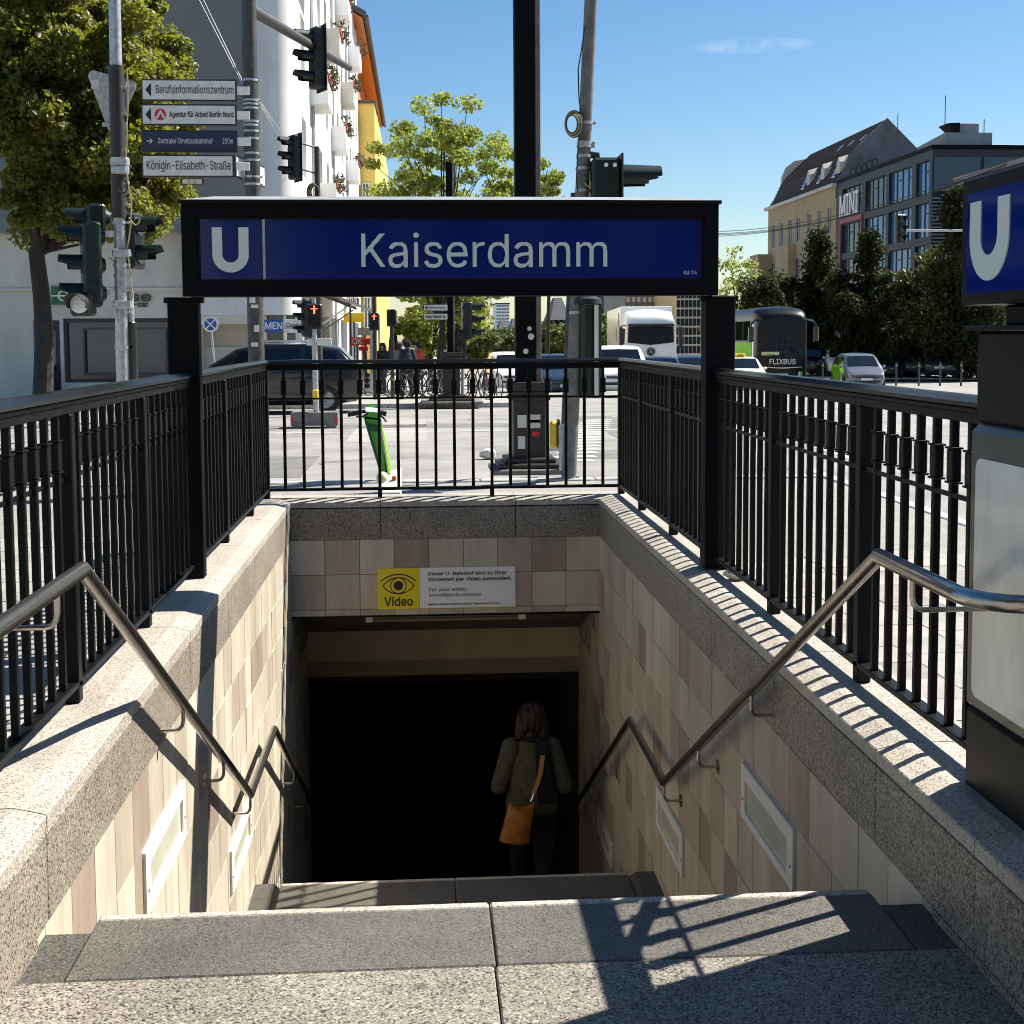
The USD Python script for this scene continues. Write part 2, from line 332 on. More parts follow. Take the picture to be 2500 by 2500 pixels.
def wall_side(side, label, seed):
    r = random.Random(seed)
    X = XL if side < 0 else XR
    s = float(side)                                                # outward, into the earth
    w = thing('tiled_stair_wall', label, 'wall', (X, 6.4, 0))
    zx = lambda d: X + s * d
    # core behind the tiles, and the string beside the steps
    poly = [(1.5, 0.0), (YB + .3, 0.0), (YB + .3, -.45), (YEND, -.45), (YEND, -6.5), (1.5, -6.5)]
    MB().prism(poly, 'x', zx(0.004), zx(0.30)).build('wall_core', 'grout', w, smooth=False)
    ys = [2.9, 3.28] + list(np.linspace(3.4, 6.05, 3)) + [7.25 - 1e-3 - 0.02, 7.25] + list(np.linspace(8, YEND, 3))
    kn = sorted(set([2.9, 3.28, 3.28 + (-(ZL + 0.11) - 0.005) / SL, 7.25, YEND]))
    up = [(y, string_z(y)) for y in kn]
    MB().prism(up + [(YEND, -6.5), (2.9, -6.5)], 'x', zx(-IN + 0.003), zx(0.003)).build('string', 'stringer_granite', w, smooth=False)
    # tiles
    lights = {-1: [(4.40, 5.15, -0.47, -0.24), (6.33, 7.08, -1.225, -1.0)], 1: [(4.43, 5.18, -0.47, -0.245), (6.385, 7.115, -1.235, -1.01), (8.87, 9.615, -2.215, -2.03)]}[side]
    holes = shapely.union_all([sbox(a - .004, c - .004, b + .004, d + .004) for a, b, c, d in lights])
    area = Polygon([(3.2, 0.018)] + [(YB + 1.3, 0.018)] + [(YB + 1.3, string_z(YB + 1.3))] + [(y, string_z(y)) for y in reversed(kn) if 3.2 < y < YB + 1.3] + [(3.2, -.002)])
    P, H = 0.25, 0.2555
    for row in range(14):
        z1 = 0.0225 - row * H; z0 = z1 - H
        for k in range(-6, 28):
            y1 = YB - k * P; y0 = y1 - P
            g = sbox(y0 + .0018, z0 + .0018, y1 - .0018, z1 - .0018).intersection(area).difference(holes)
            if g.is_empty or g.area < 4e-4: continue
            if y0 > YB and z1 > -0.60 - 0.31 * (y0 - YB): continue
            for q in getattr(g, 'geoms', [g]):
                if q.area < 4e-4: continue
                c = r.choices(range(6), (5, 5, 2.4, 1.5, 5, 3))[0]
                d = -0.0035 + 0.0025 * (r.random() - .5)
                m = MB()
                if abs(q.area - (P - .0036) * (H - .0036)) < 1e-6:
                    t1, t2 = (r.random() - .5) * .003, (r.random() - .5) * .003
                    e = .004
                    o = np.array([(y0 + .0018, z0 + .0018), (y1 - .0018, z0 + .0018), (y1 - .0018, z1 - .0018), (y0 + .0018, z1 - .0018)])
                    i_ = np.array([(y0 + e, z0 + e), (y1 - e, z0 + e), (y1 - e, z1 - e), (y0 + e, z1 - e)])
                    V = [(zx(0.004), *p) for p in o] + [(zx(d + .002), *p) for p in o] + [(zx(d + t1 * a + t2 * b), *p) for p, a, b in zip(i_, (0, 1, 1, 0), (0, 0, 1, 1))]
                    F = [[8, 9, 10, 11]] + [[b + j, b + (j + 1) % 4, b + 4 + (j + 1) % 4, b + 4 + j] for b in (0, 4) for j in range(4)]
                    if s > 0: F = [f[::-1] for f in F]
                    m.raw(V, F)
                else: m.prism(q, 'x', zx(0.004), zx(d))
                m.build('tile', 'tile_%d' % c, w, smooth=False)
    # granite band and coping stones
    joints = {-1: [1.3, 3.30, 5.372, 6.44, 7.47, 8.52, YB], 1: [1.3, 2.95, 3.63, 4.72, 5.78, 6.86, 7.93, YB]}[side]
    MB().box((zx(-0.008), 1.3, -.03), (zx(0.2), 3.198, 0.0205)).build('base_stone', 'slab_granite', w, smooth=False)
    for a, b in zip(joints[:-1], joints[1:]):
        bb = b if b == YB else b - .006
        MB().box((zx(-0.008), a, 0.0225), (zx(0.26), bb, 0.2495), 0.003).build('band_stone', 'slab_granite', w, smooth=False)
        prof = [(-0.010, 0.2575), (-0.010, 0.2935), (-0.006, 0.2975), (0.07, 0.315), (0.29, 0.315), (0.33, 0.30), (0.33, -0.05), (0.262, -0.05), (0.262, 0.2575)]
        m = MB(); V = []
        for y, mi in ((a, 0), (bb, 1 if b == YB else 0)):
            for d, z in prof: V.append((zx(d), y + (d if mi else 0), z))
        n = len(prof); tri = trimesh.creation.triangulate_polygon(Polygon(prof), engine='earcut')[1]
        F3 = [[j, (j + 1) % n, n + (j + 1) % n] for j in range(n)] + [[j, n + (j + 1) % n, n + j] for j in range(n)] + [[i % n for i in t] for t in tri] + [[i % n + n for i in t[::-1]] for t in tri]
        if s > 0: F3 = [f[::-1] for f in F3]
        tm_ = trimesh.Trimesh(V, F3, process=False); trimesh.repair.fix_normals(tm_)
        m.tm(tm_).build('coping_stone', 'coping_granite', w, smooth=False)
    # recessed wall lights
    for (a, b, z0, z1), lab in zip(lights, {-1: ('cream framed wall light in the sunlit left stair wall, nearest the landing', 'cream framed wall light in the left stair wall below the handrail bend'),
                                           1: ('large wall light in the shaded right stair wall, nearest the landing', 'wall light in the shaded right stair wall under the handrail bend', 'wall light in the right stair wall deepest down by the dark passage')}[side]):
        t = thing('wall_light', lab, 'wall light', (X, (a + b) / 2, (z0 + z1) / 2), group='recessed lights along the stair walls')
        outer = sbox(a, z0, b, z1).buffer(-.012).buffer(.012); inner = sbox(a + .075, z0 + .035, b - .06, z1 - .06).buffer(-.01).buffer(.01)
        MB().prism(outer.difference(inner), 'x', zx(-0.016), zx(0.02)).build('frame', 'lamp_frame', t, smooth=False)
        MB().prism(inner.buffer(-.0005), 'x', zx(-0.006), zx(0.001)).build('pane', 'lamp_glass', t, smooth=False)
        for y in (a + .03, b - .03): MB().cyl((zx(-.0165), y, (z0 + z1) / 2 - .03), (zx(-.0185), y, (z0 + z1) / 2 - .03), .006, n=8).build('screw', 'pole_grey', t)
    return w
wall_side(-1, 'sunlit tiled stair wall with granite coping, left of the steps', 3)
wall_side(1, 'shaded tiled stair wall with granite coping, right of the steps', 4)

bw = thing('tiled_end_wall', 'tiled wall over the dark passage, below the cross railing', 'wall', (0.17, YB, 0))
MB().box((XL, YB + .005, -0.535), (XR, YB + 0.24, 0.05)).build('wall_core', 'grout', bw, smooth=False)
MB().box((XL + .002, YB - .004, -0.549), (XR - .002, YB + 0.05, -0.537)).build('edge_angle', 'black_paint', bw, smooth=False)
cols = [(1, 2, 1, 3, 4, 1, 2, 3, 4), (2, 0, 1, 5, 1, 0, 2, 1, 4), (0, 5, 2, 1, 0, 4, 5, 2, 1)]
for row in range(3):
    z1 = 0.0225 - row * .2555; z0 = max(z1 - .2555, -0.536)
    for k in range(9):
        x0 = XL + k * .25
        d = (rnd.random() - .5) * .003
        MB().box((x0 + .0018, YB - .003 + d, z0 + .0018), (x0 + .2482, YB + .006, z1 - .0018), .002).build('tile', 'tile_%d' % cols[row][k], bw, smooth=False)
for a, b in ((XL, -0.30), (-0.295, 0.675), (0.680, XR)):
    MB().box((a, YB - .008, 0.0225), (b, YB + .26, 0.2495), .003).build('band_stone', 'slab_granite', bw, smooth=False)
    prof = [(-0.010, 0.2575), (-0.010, 0.2935), (-0.006, 0.2975), (0.07, 0.315), (0.29, 0.315), (0.33, 0.30), (0.33, -0.05), (0.262, -0.05), (0.262, 0.2575)]
    V = [((x + (d if x == XR else -d if x == XL else 0)), YB + d, z) for x in (a, b) for d, z in prof]
    n = len(prof); tri = trimesh.creation.triangulate_polygon(Polygon(prof), engine='earcut')[1]
    F3 = [[j, (j + 1) % n, n + (j + 1) % n] for j in range(n)] + [[j, n + (j + 1) % n, n + j] for j in range(n)] + [[i % n for i in t] for t in tri] + [[i % n + n for i in t[::-1]] for t in tri]
    tm_ = trimesh.Trimesh(V, F3, process=False); trimesh.repair.fix_normals(tm_)
    MB().tm(tm_).build('coping_stone', 'coping_granite', bw, smooth=False)

# the passage
pas = thing('passage', kind='structure')
MB().prism([(YB + .24, -0.50), (YB + .24, -0.56), (10.83, -0.94), (10.83, -0.50)], 'x', XL, XR).build('sloping_ceiling', 'concrete_dark', pas, smooth=False)
MB().box((XL, 10.832, -1.19), (XR, 11.3, -0.5)).build('beam', 'ceiling_paint', pas, smooth=False)
MB().box((XL, 10.835, -1.32), (XR, 11.3, -1.19)).build('beam_band', 'ceiling_band', pas, smooth=False)
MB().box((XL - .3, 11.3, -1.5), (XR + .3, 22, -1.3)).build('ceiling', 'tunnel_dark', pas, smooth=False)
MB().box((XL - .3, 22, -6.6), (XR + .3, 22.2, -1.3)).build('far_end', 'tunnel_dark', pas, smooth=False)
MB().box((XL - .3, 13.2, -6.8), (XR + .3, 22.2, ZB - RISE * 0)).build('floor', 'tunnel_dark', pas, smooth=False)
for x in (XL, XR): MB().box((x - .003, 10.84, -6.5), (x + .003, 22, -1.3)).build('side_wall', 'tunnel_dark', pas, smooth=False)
lt = thing('tube_lamp', 'unlit fluorescent tube lamp under the edge of the passage ceiling', 'lamp', (0.17, 9.83, -0.60))
for x in (-0.40, 0.745): MB().box((x - .028, 9.79, -0.645), (x + .028, 9.87, -0.575), .006).build('end_cap', 'lamp_frame', lt)
MB().box((-0.37, 9.80, -0.615), (0.717, 9.86, -0.58), .005).build('housing', 'ceiling_band', lt)
MB().cyl((-0.37, 9.83, -0.637), (0.717, 9.83, -0.637), .014, n=12).build('tube', 'ceiling_band', lt)

# ---------------------------------------------------------------- surveillance sign on the end wall
vs = thing('surveillance_sign', 'white and yellow video surveillance sign on the end wall', 'sign', (0.175, YB - .01, -0.34))
ys = YB - .012
MB().box((-0.022, ys, -0.488), (0.675, ys + .006, -0.190), .001).build('plate', 'white_enamel', vs, smooth=False)
MB().box((-0.326, ys, -0.490), (-0.0235, ys + .006, -0.190), .001).build('yellow_plate', 'yellow_enamel', vs, smooth=False)
MB().text('Video', .062, (-0.176, ys - .001, -0.464), width=.205, bold=True, depth=.001, align='center').build('lettering', 'print_black', vs, smooth=False)
eye = MB(); ex, ez = -0.176, -0.318
def arc(cx, cz, r0, r1, a0, a1, n=24):
    th = np.radians(np.linspace(a0, a1, n))
    return Polygon([(cx + r1 * math.cos(t), cz + r1 * math.sin(t)) for t in th] + [(cx + r0 * math.cos(t), cz + r0 * math.sin(t)) for t in reversed(th)])
disc = shapely.Point(ex, ez - .0).buffer(.0345, 24)
lens_o = shapely.Point(ex, ez - .075).buffer(.138, 48).intersection(shapely.Point(ex, ez + .075).buffer(.138, 48))
lens_i = shapely.Point(ex, ez - .075).buffer(.130, 48).intersection(shapely.Point(ex, ez + .075).buffer(.130, 48))
ring = shapely.Point(ex, ez).buffer(.0600, 32).difference(shapely.Point(ex, ez).buffer(.0530, 32)).intersection(lens_o)
brow = arc(ex, ez - .105, .183, .192, 47, 133)
eye.prism(shapely.union_all([disc, lens_o.difference(lens_i), ring, brow]), 'y', ys - .001, ys + .001).build('eye_symbol', 'print_black', vs, smooth=False)
MB().text('Dieser U-Bahnhof wird zu Ihrer', .026, (0.040, ys - .001, -0.247), width=.572, bold=True, depth=.001).text('Sicherheit per Video kontrolliert.', .026, (0.040, ys - .001, -0.289), width=.608, bold=True, depth=.001).text('For your safety:', .026, (0.042, ys - .001, -0.363), width=.285, depth=.001, slant=.2).text('surveillance cameras', .026, (0.042, ys - .001, -0.403), width=.378, depth=.001, slant=.2).text('Berliner Verkehrsbetriebe (BVG), Telefon: 030 19 44 9', .0125, (0.042, ys - .001, -0.465), width=.525, bold=True, depth=.001).build('lettering', 'print_black', vs, smooth=False)

# ---------------------------------------------------------------- railings on the coping
ZC = 0.315
def railing(label, P0, P1, posts, bars, feet_only=False, group=None):
    """From P0 to P1 (x, y). posts and bars: distances along it."""
    P0, P1 = np.array(P0, float), np.array(P1, float); L = np.linalg.norm(P1 - P0); d = (P1 - P0) / L; rz = math.atan2(d[1], d[0])
    t = thing('railing', label, 'railing', (P0[0], P0[1], ZC), rz)
    B = lambda lo, hi, ch: MB().box(lo, hi, ch)
    z = -ZC
    tr = B((0, -.026, z + 1.272), (L, .026, z + 1.288), .003).build('top_rail', 'black_paint', t, local=True)
    B((0, -.019, z + 1.245), (L, .019, z + 1.272), .002).build('rail_base', 'black_paint', tr.rsplit('/', 1)[0], local=True)
    MB().prism([(-.036, z + 1.291), (-.036, z + 1.303), (-.022, z + 1.318), (.022, z + 1.318), (.036, z + 1.303), (.036, z + 1.291)], 'x', 0, L).build('handrail_cap', 'rail_cap', t, local=True)
    B((0, .002, z + 1.030), (L, .010, z + 1.044), .001).build('middle_rail', 'black_paint', t, local=True)
    B((0, -.024, z + .366), (L, .024, z + .386), .003).build('bottom_rail', 'black_paint', t, local=True)
    for p in posts: B((p - .024, -.024, 0.0), (p + .024, .024, z + 1.245), .004).build('post', 'black_paint', t, local=True)
    for p in bars:
        b = B((p - .011, -.011, z + .386), (p + .011, .011, z + 1.245), .002).build('bar', 'black_paint', t, local=True, smooth=False)
        c = MB().box((p - .021, -.0135, z + 1.074), (p + .021, .0135, z + 1.164), .003)
        for zz in (1.068, 1.164): c.box((p - .026, -.0165, z + zz), (p + .026, .0165, z + zz + .006), .001)
        c.build('collar', 'black_paint', b, local=True, smooth=False)
    for p in ([] if not feet_only else feet_only):
        B((p - .015, -.015, 0.0), (p + .015, .015, z + .368), .003).build('foot', 'black_paint', t, local=True)
    return t
XFR, XFL, YF = 1.472, -1.124, 9.66
def side_bars(y0, y1, posts):
    out = []
    for a in np.arange(-12, 60): pass
    q = sorted(posts)
    for i in range(len(q) - 1):
        n = round((q[i + 1] - q[i]) / .122)
        out += [q[i] + k * (q[i + 1] - q[i]) / n for k in range(1, n)]
    return [b for b in out if y0 < b < y1]
pR = [2.09, 3.19, 4.295, 5.408, 6.52]; pR2 = [6.52, 7.63, 8.73, 9.66]
rel = lambda y0, ys: [y - y0 for y in ys]
railing('near right black railing casting striped shadows over the coping', (XFR, 3.0), (XFR, 6.487), rel(3.0, [p for p in pR if 3.0 < p < 6.4]), rel(3.0, side_bars(3.02, 6.46, pR)))
railing('far right black railing between the sign post and the cross railing', (XFR, 6.567), (XFR, YF), rel(6.567, [7.63, 8.73]), rel(6.567, side_bars(6.62, 9.6, pR2)))
pL = [1.0, 2.09, 3.18, 4.272, 5.383, 6.49]; pL2 = [6.49, 7.592, 8.712, 9.66]
railing('near left black railing in front of the shop window', (XFL, 1.0), (XFL, 6.447), rel(1.0, [p for p in pL if 1.05 < p < 6.4]), rel(1.0, side_bars(1.05, 6.42, pL)))
railing('far left black railing between the sign post and the cross railing', (XFL, 6.527), (XFL, YF), rel(6.527, [7.592, 8.712]), rel(6.527, side_bars(6.58, 9.6, pL2)))
LB = XFR - XFL
railing('black cross railing over the passage mouth, the scooter behind it', (XFL, YF), (XFR, YF), [0.0, LB], [LB * k / 19 for k in range(1, 19)], feet_only=[LB * 6 / 19, LB * 12 / 19])

# ---------------------------------------------------------------- station sign over the stairs
sg = thing('station_sign', 'black framed blue station sign reading Kaiserdamm over the stairs', 'station sign', (0.165, 6.52, ZC))
yf, yb = 6.378, 6.665
x0, x1, z0, z1 = -1.117, 1.447, 1.676, 2.112
px0, px1, pz0, pz1 = -1.034, 1.366, 1.757, 2.041
fr = sbox(x0, z0, x1, z1).difference(sbox(px0 - .012, pz0 - .01, px1 + .012, pz1 + .01))
MB().prism(fr, 'y', yf, yf + .03).build('front_frame', 'black_matt', sg, smooth=False)
MB().box((x0 + .004, yf + .032, z0 + .004), (x1 - .004, yb - .002, z1 - .004)).build('box', 'black_matt', sg, smooth=False)
fr2 = sbox(px0 - .012, pz0 - .01, px1 + .012, pz1 + .01).difference(sbox(px0, pz0, px1, pz1))
MB().prism(fr2, 'y', yf + .012, yf + .032).build('inner_frame', 'black_paint', sg, smooth=False)
MB().box((px0, yf + .022, pz0), (px1, yf + .031, pz1)).build('blue_panel', 'sign_blue', sg, smooth=False)
MB().box((-0.741, yf + .016, pz0), (-0.729, yf + .0225, pz1), .001).build('divider', 'galvanised', sg, smooth=False)
roof = MB(); e = .012
roof.hull([(x0 - e, yf - e, z1 + .001), (x1 + e, yf - e, z1 + .001), (x0 - e, yb + e, z1 + .001), (x1 + e, yb + e, z1 + .001), (x0 - e, yf - e, z1 + .018), (x1 + e, yf - e, z1 + .018), (x0 - e, yb + e, z1 + .018), (x1 + e, yb + e, z1 + .018)]).build('roof_edge', 'black_paint', sg, smooth=False)
MB().hull([(x0, yf, z1 + .0185), (x1, yf, z1 + .0185), (x0, yb, z1 + .0185), (x1, yb, z1 + .0185), (x0 + .14, 6.50, z1 + .046), (x1 - .14, 6.50, z1 + .046), (x0 + .14, 6.54, z1 + .046), (x1 - .14, 6.54, z1 + .046)]).build('roof', 'roof_sheet', sg, smooth=False)
ul, ur, ub, ut = -0.978, -0.807, 1.790, 2.003
w = .047; cx, r_ = (ul + ur) / 2, (ur - ul) / 2
up = sbox(ul, ub + r_, ul + w, ut).union(sbox(ur - w, ub + r_, ur, ut)).union(arc(cx, ub + r_, r_ - w, r_, 180, 360, 32))
MB().prism(up, 'y', yf + .0195, yf + .0225).build('letter_u', 'sign_letter', sg, smooth=False)
MB().text('Kaiserdamm', .158, (-0.276, yf + .0222, 1.815), width=1.182, depth=.003).build('lettering', 'sign_letter', sg, smooth=False)
MB().text('Kd 74', .017, (1.345, yf + .0222, 1.777), align='right', depth=.002).build('small_print', 'sign_letter', sg, smooth=False)
for xa, xb in ((-1.205, -1.058), (1.403, 1.549)):
    p_ = MB().box((xa, 6.449, ZC), (xb, 6.527 if xa < 0 else 6.565, 1.674), .004).build('post', 'black_matt', sg)
    MB().box((xa - .02, 6.47, 1.648), (xb + .02, 6.52, 1.676), .003).build('bracket', 'black_paint', sg)

# ---------------------------------------------------------------- steel handrails
RH = .021
def handrail(side, label):
    X = XL if side < 0 else XR; s = float(side); xr = X - s * .09
    t = thing('handrail', label, 'handrail', (xr, 3.4, 0))
    zb = 0.895 - NR * RISE
    pts = [(xr, 3.40, .895), (xr, 6.47, zb), (xr, 7.565, zb), (xr, 11.5, zb - SL * 3.935)]
    if side > 0:
        a = np.linspace(0, np.pi / 2, 7); R = .13
        near = [(xr + .34, 2.88 - R, .895)] + [(xr + R - R * math.cos(q), 2.88 - R * math.sin(q), .895) for q in a[::-1]]
    else: near = [(xr, 1.2, .895)]
    MB().tube(near + pts, RH, 16).build('rail', 'steel', t, smooth=50)
    def zr(y): return float(np.interp(y, [0, 3.4, 6.47, 7.565, 11.5], [.895, .895, zb, zb, zb - SL * 3.935]))
    for y in (3.16, 4.73, 5.645, 6.47, 8.66, 9.5):
        z = zr(y) - RH * .8; far = 3.16 == y
        xe = X if not far else X + s * .15
        q = [(xr, y, z), (xr, y, z - .045), (xr + s * .004, y, z - .062), (xr + s * .014, y, z - .074), (xr + s * .03, y, z - .078), (xe, y, z - .078)]
        b = MB().tube(q, .0068, 8).build('bracket', 'steel', t)
        if not far: MB().cyl((xe - s * .0065, y, z - .078), (xe - s * .001, y, z - .078), .033, n=20).build('flange', 'steel', b)
    return t
handrail(-1, 'steel handrail on the sunlit left stair wall')
handrail(1, 'steel handrail on the shaded right stair wall, bending round at its top')

# ---------------------------------------------------------------- call pillar with the U cube at the right
pl = thing('station_pillar', 'dark pillar with U cube and pale panel at the right picture edge', 'pillar', (1.63, 3.07, ZC))
pxa, pxb, pya, pyb = 1.402, 1.86, 2.84, 3.298
MB().box((pxa + .004, pya + .004, 0.0), (pxb - .004, pyb - .004, 0.52), .01).build('plinth', 'black_paint', pl)
MB().box((pxa, pya, 0.515), (pxb, pyb, 1.255), .02).build('cabinet', 'green_cabinet', pl)
MB().prism(sbox(pxa + .055, .60, pxb - .055, 1.16).buffer(-.03).buffer(.03), 'y', pya - .006, pya + .01).build('panel', 'panel_white', pl, smooth=False)
MB().prism(sbox(pya + .035, .56, pyb - .055, 1.17).buffer(-.03).buffer(.03), 'x', pxa - .004, pxa + .01).build('panel', 'panel_white', pl, smooth=False)
MB().cyl((pxa - .006, pya + .06, 1.21), (pxa + .004, pya + .06, 1.21), .02).build('red_button', 'red_dot', pl)
MB().box((pxa + .012, pya + .012, 1.257), (pxb - .012, pyb - .012, 1.488), .008).build('housing', 'black_paint', pl)
MB().box((pxa - .012, pya - .012, 1.49), (pxb + .012, pyb + .012, 1.502), .003).build('cap', 'black_paint', pl)
MB().box((pxa + .06, pya + .06, 1.502), (pxb - .06, pyb - .06, 1.553), .006).build('neck', 'black_paint', pl)
cx0, cx1, cy0, cy1 = pxa - .022, pxb + .02, pya - .02, pyb + .022
MB().box((cx0, cy0, 1.554), (cx1, cy1, 1.872), .008).build('cube', 'black_paint', pl)
MB().box((cx0 + .05, cy0 - .006, 1.582), (cx1 - .05, cy0 + .006, 1.83)).build('blue_face', 'sign_blue', pl, smooth=False)
MB().box((cx0 - .006, cy0 + .05, 1.582), (cx0 + .006, cy1 - .05, 1.83)).build('blue_face', 'sign_blue', pl, smooth=False)
def u_shape(c, z0, z1, wd, sw):
    r_ = wd / 2
    return sbox(c - r_, z0 + r_, c - r_ + sw, z1).union(sbox(c + r_ - sw, z0 + r_, c + r_, z1)).union(arc(c, z0 + r_, r_ - sw, r_, 180, 360, 32))
MB().prism(u_shape((cx0 + cx1) / 2, 1.61, 1.806, .19, .055), 'y', cy0 - .009, cy0 - .0055).build('letter_u', 'sign_letter', pl, smooth=False)
MB().prism(u_shape(cy1 - .075 - .11, 1.61, 1.806, .22, .062), 'x', cx0 - .009, cx0 - .0055).build('letter_u', 'sign_letter', pl, smooth=False)
#--BACKGROUND--
mat('asphalt', (.17, .165, .15), .85, col2=(.27, .26, .24), scale=.9, detail=9, bump=.2)
mat('asphalt_dark', (.115, .11, .10), .85, col2=(.17, .165, .15), scale=3, detail=8)
mat('asphalt_pale', (.25, .24, .22), .85, col2=(.31, .30, .275), scale=3, detail=8)
mat('slab_grey', (.24, .23, .21), .85, col2=(.33, .31, .28), scale=4, detail=6, bump=.2)
mat('slab_grey_dark', (.20, .19, .17), .85, col2=(.27, .255, .23), scale=5, detail=6, bump=.2)
mat('kerb_granite', (.42, .40, .37), .7, var=.25, scale=30)
mat('road_paint', (.62, .61, .57), .7, col2=(.42, .41, .38), scale=6, detail=6)
mat('render_grey', (.52, .52, .495), .85, var=.12, scale=1.1, detail=7, bump=.2, stretch=(1, 1, .3))
mat('render_bluegrey', (.145, .146, .145), .9, var=.05, scale=.5)
mat('render_white', (.74, .73, .70), .85, var=.06, scale=.8, bump=.15)
mat('render_beige', (.50, .47, .40), .85, var=.14, scale=1.0, detail=7, stretch=(1, 1, .35))
mat('render_yellow', (.70, .47, .11), .85, var=.07, scale=.8)
mat('render_sand', (.36, .275, .16), .85, var=.1, scale=.4)
mat('soffit_orange', (.50, .17, .03), .7, var=.1, scale=2)
mat('roof_dark', (.05, .05, .055), .6, var=.2, scale=3)
mat('roof_tile', (.042, .020, .016), .75, var=.3, scale=12)
mat('facade_dark', (.013, .015, .018), .5, var=.1, scale=2)
mat('facade_grey', (.17, .175, .185), .6, var=.12, scale=1)
mat('gable_grey', (.12, .118, .122), .9, var=.2, scale=.6)
mat('window_glass', (.02, .028, .035), .06, spec=.8)
mat('window_blue', (.05, .13, .27), .04, spec=1.0, metal=.3)
mat('window_grey', (.03, .04, .05), .08, spec=.6)
mat('red_band', (.30, .05, .05), .5)
mat('window_frame', (.62, .60, .56), .5)
mat('dark_frame', (.02, .02, .02), .5)
mat('signal_green', (.007, .015, .011), .4, coat=.12, var=.15, spec=.3)
mat('signal_black', (.006, .007, .007), .5)
mat('lens_dark', (.012, .012, .012), .12, coat=.5)
mat('lens_red', (1.0, .06, .03), .3, emit=3.0)
mat('lens_white', (.75, .78, .80), .15)
mat('red_sign', (.55, .02, .03), .45)
mat('blue_sign', (.01, .07, .30), .4)
mat('navy_sign', (.008, .014, .045), .4)
mat('sign_white', (.66, .64, .59), .5, col2=(.55, .52, .46), scale=5, detail=5)
mat('shop_green', (.01, .10, .04), .5)
mat('bark', (.026, .021, .017), .95, var=.35, scale=14, bump=.6)
mat('leaf_spring', (.18, .22, .028), .55, col2=(.33, .35, .06), scale=.9, island=.45, translucent=.35)
mat('leaf_maple', (.125, .14, .012), .5, col2=(.31, .30, .028), scale=.8, island=.55, translucent=.42)
mat('leaf_mid', (.05, .06, .010), .5, col2=(.13, .135, .02), scale=.8, island=.5, translucent=.3)
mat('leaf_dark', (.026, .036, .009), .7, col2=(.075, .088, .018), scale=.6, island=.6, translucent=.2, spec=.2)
mat('leaf_far', (.07, .095, .02), .6, col2=(.13, .15, .03), scale=.3, island=.4, translucent=.25)
mat('tyre', (.012, .012, .012), .8)
mat('rim', (.35, .35, .36), .35, metal=.8)
mat('chrome', (.65, .65, .66), .2, metal=1.0)
mat('car_white', (.75, .75, .74), .25, coat=.6)
mat('car_taxi', (.72, .68, .55), .25, coat=.6)
mat('car_silver', (.17, .175, .19), .28, metal=.5, coat=.6)
mat('car_black', (.008, .009, .010), .2, coat=.8)
mat('car_blue', (.025, .035, .06), .25, metal=.4, coat=.6)
mat('lime', (.17, .46, .012), .5, spec=.08)
mat('car_glass', (.006, .009, .014), .05, spec=.45)
mat('lens_side', (.006, .010, .006), .35, spec=.0)
mat('bus_black', (.006, .0065, .007), .3, spec=.3)
mat('lamp_clear', (.62, .64, .66), .1, coat=.5)
mat('plate_white', (.7, .7, .66), .5)
mat('scooter_green', (.06, .48, .045), .4, coat=.4)
mat('scooter_white', (.66, .66, .62), .4)
mat('scooter_pale', (.55, .56, .30), .45)
mat('orange', (.65, .13, .02), .4)
mat('yellow', (.78, .52, .02), .45)
mat('cloth_red', (.42, .06, .04), .85)
mat('awning', (.62, .60, .56), .85)
mat('skin', (.45, .27, .19), .6)
mat('jacket_olive', (.078, .073, .045), .9, col2=(.05, .046, .028), scale=26, bump=.8)
mat('trousers_black', (.008, .008, .010), .9)
mat('scarf_navy', (.003, .0035, .007), .95)
mat('hair_auburn', (.032, .009, .005), .6, col2=(.012, .004, .003), scale=60, stretch=(1, 1, .12))
mat('leather_tan', (.45, .17, .025), .5, col2=(.33, .11, .015), scale=12, bump=.3)
mat('strap_tan', (.42, .20, .055), .6)
mat('clothes_dark', (.02, .022, .03), .9)
mat('clothes_grey', (.12, .12, .13), .9)
mat('litter_white', (.55, .52, .47), .8, var=.2, scale=60)
mat('pole_brown', (.022, .018, .014), .5, var=.2, scale=6)
mat('pole_strip', (.16, .13, .105), .5, metal=.3, var=.25, scale=9)
mat('cable_black', (.012, .012, .012), .6)
mat('cable_yellow', (.40, .34, .14), .6)
mat('flower', (.12, .09, .05), .9, col2=(.03, .05, .015), scale=8)

# ---------------------------------------------------------------- ground, kerbs, markings
hole = sbox(XL - .3, 1.0, XR + .3, YB + .3)
rows = [-80, 0, 12, 22, 34, 40, 46, 52, 58, 64, 90, 120, 200, 400, 900, 2500]
def sheet(name, region, dz, material, parent='/World', kind='structure'):
    m = MB()
    for a, b in zip(rows[:-1], rows[1:]):
        q = region.intersection(sbox(-2000, a, 2000, b))
        for g in getattr(q, 'geoms', [q]):
            if g.geom_type != 'Polygon' or g.area < 1e-4: continue
            v, f = trimesh.creation.triangulate_polygon(shapely.geometry.polygon.orient(g), engine='earcut')
            m.raw([(x, y, ground(y) + dz) for x, y in v], f)
    return struct(name, m, material, parent, kind=kind)
near_pave = sbox(-9, -30, 4.2, 13.6)
sheet('road', sbox(-900, -80, 900, 2500).difference(hole), -.12, 'asphalt')
pv = thing('pavement', kind='structure')
slabs = MB()
sheet('paving_bed', near_pave.difference(hole), -.012, 'slab_grey_dark', pv)
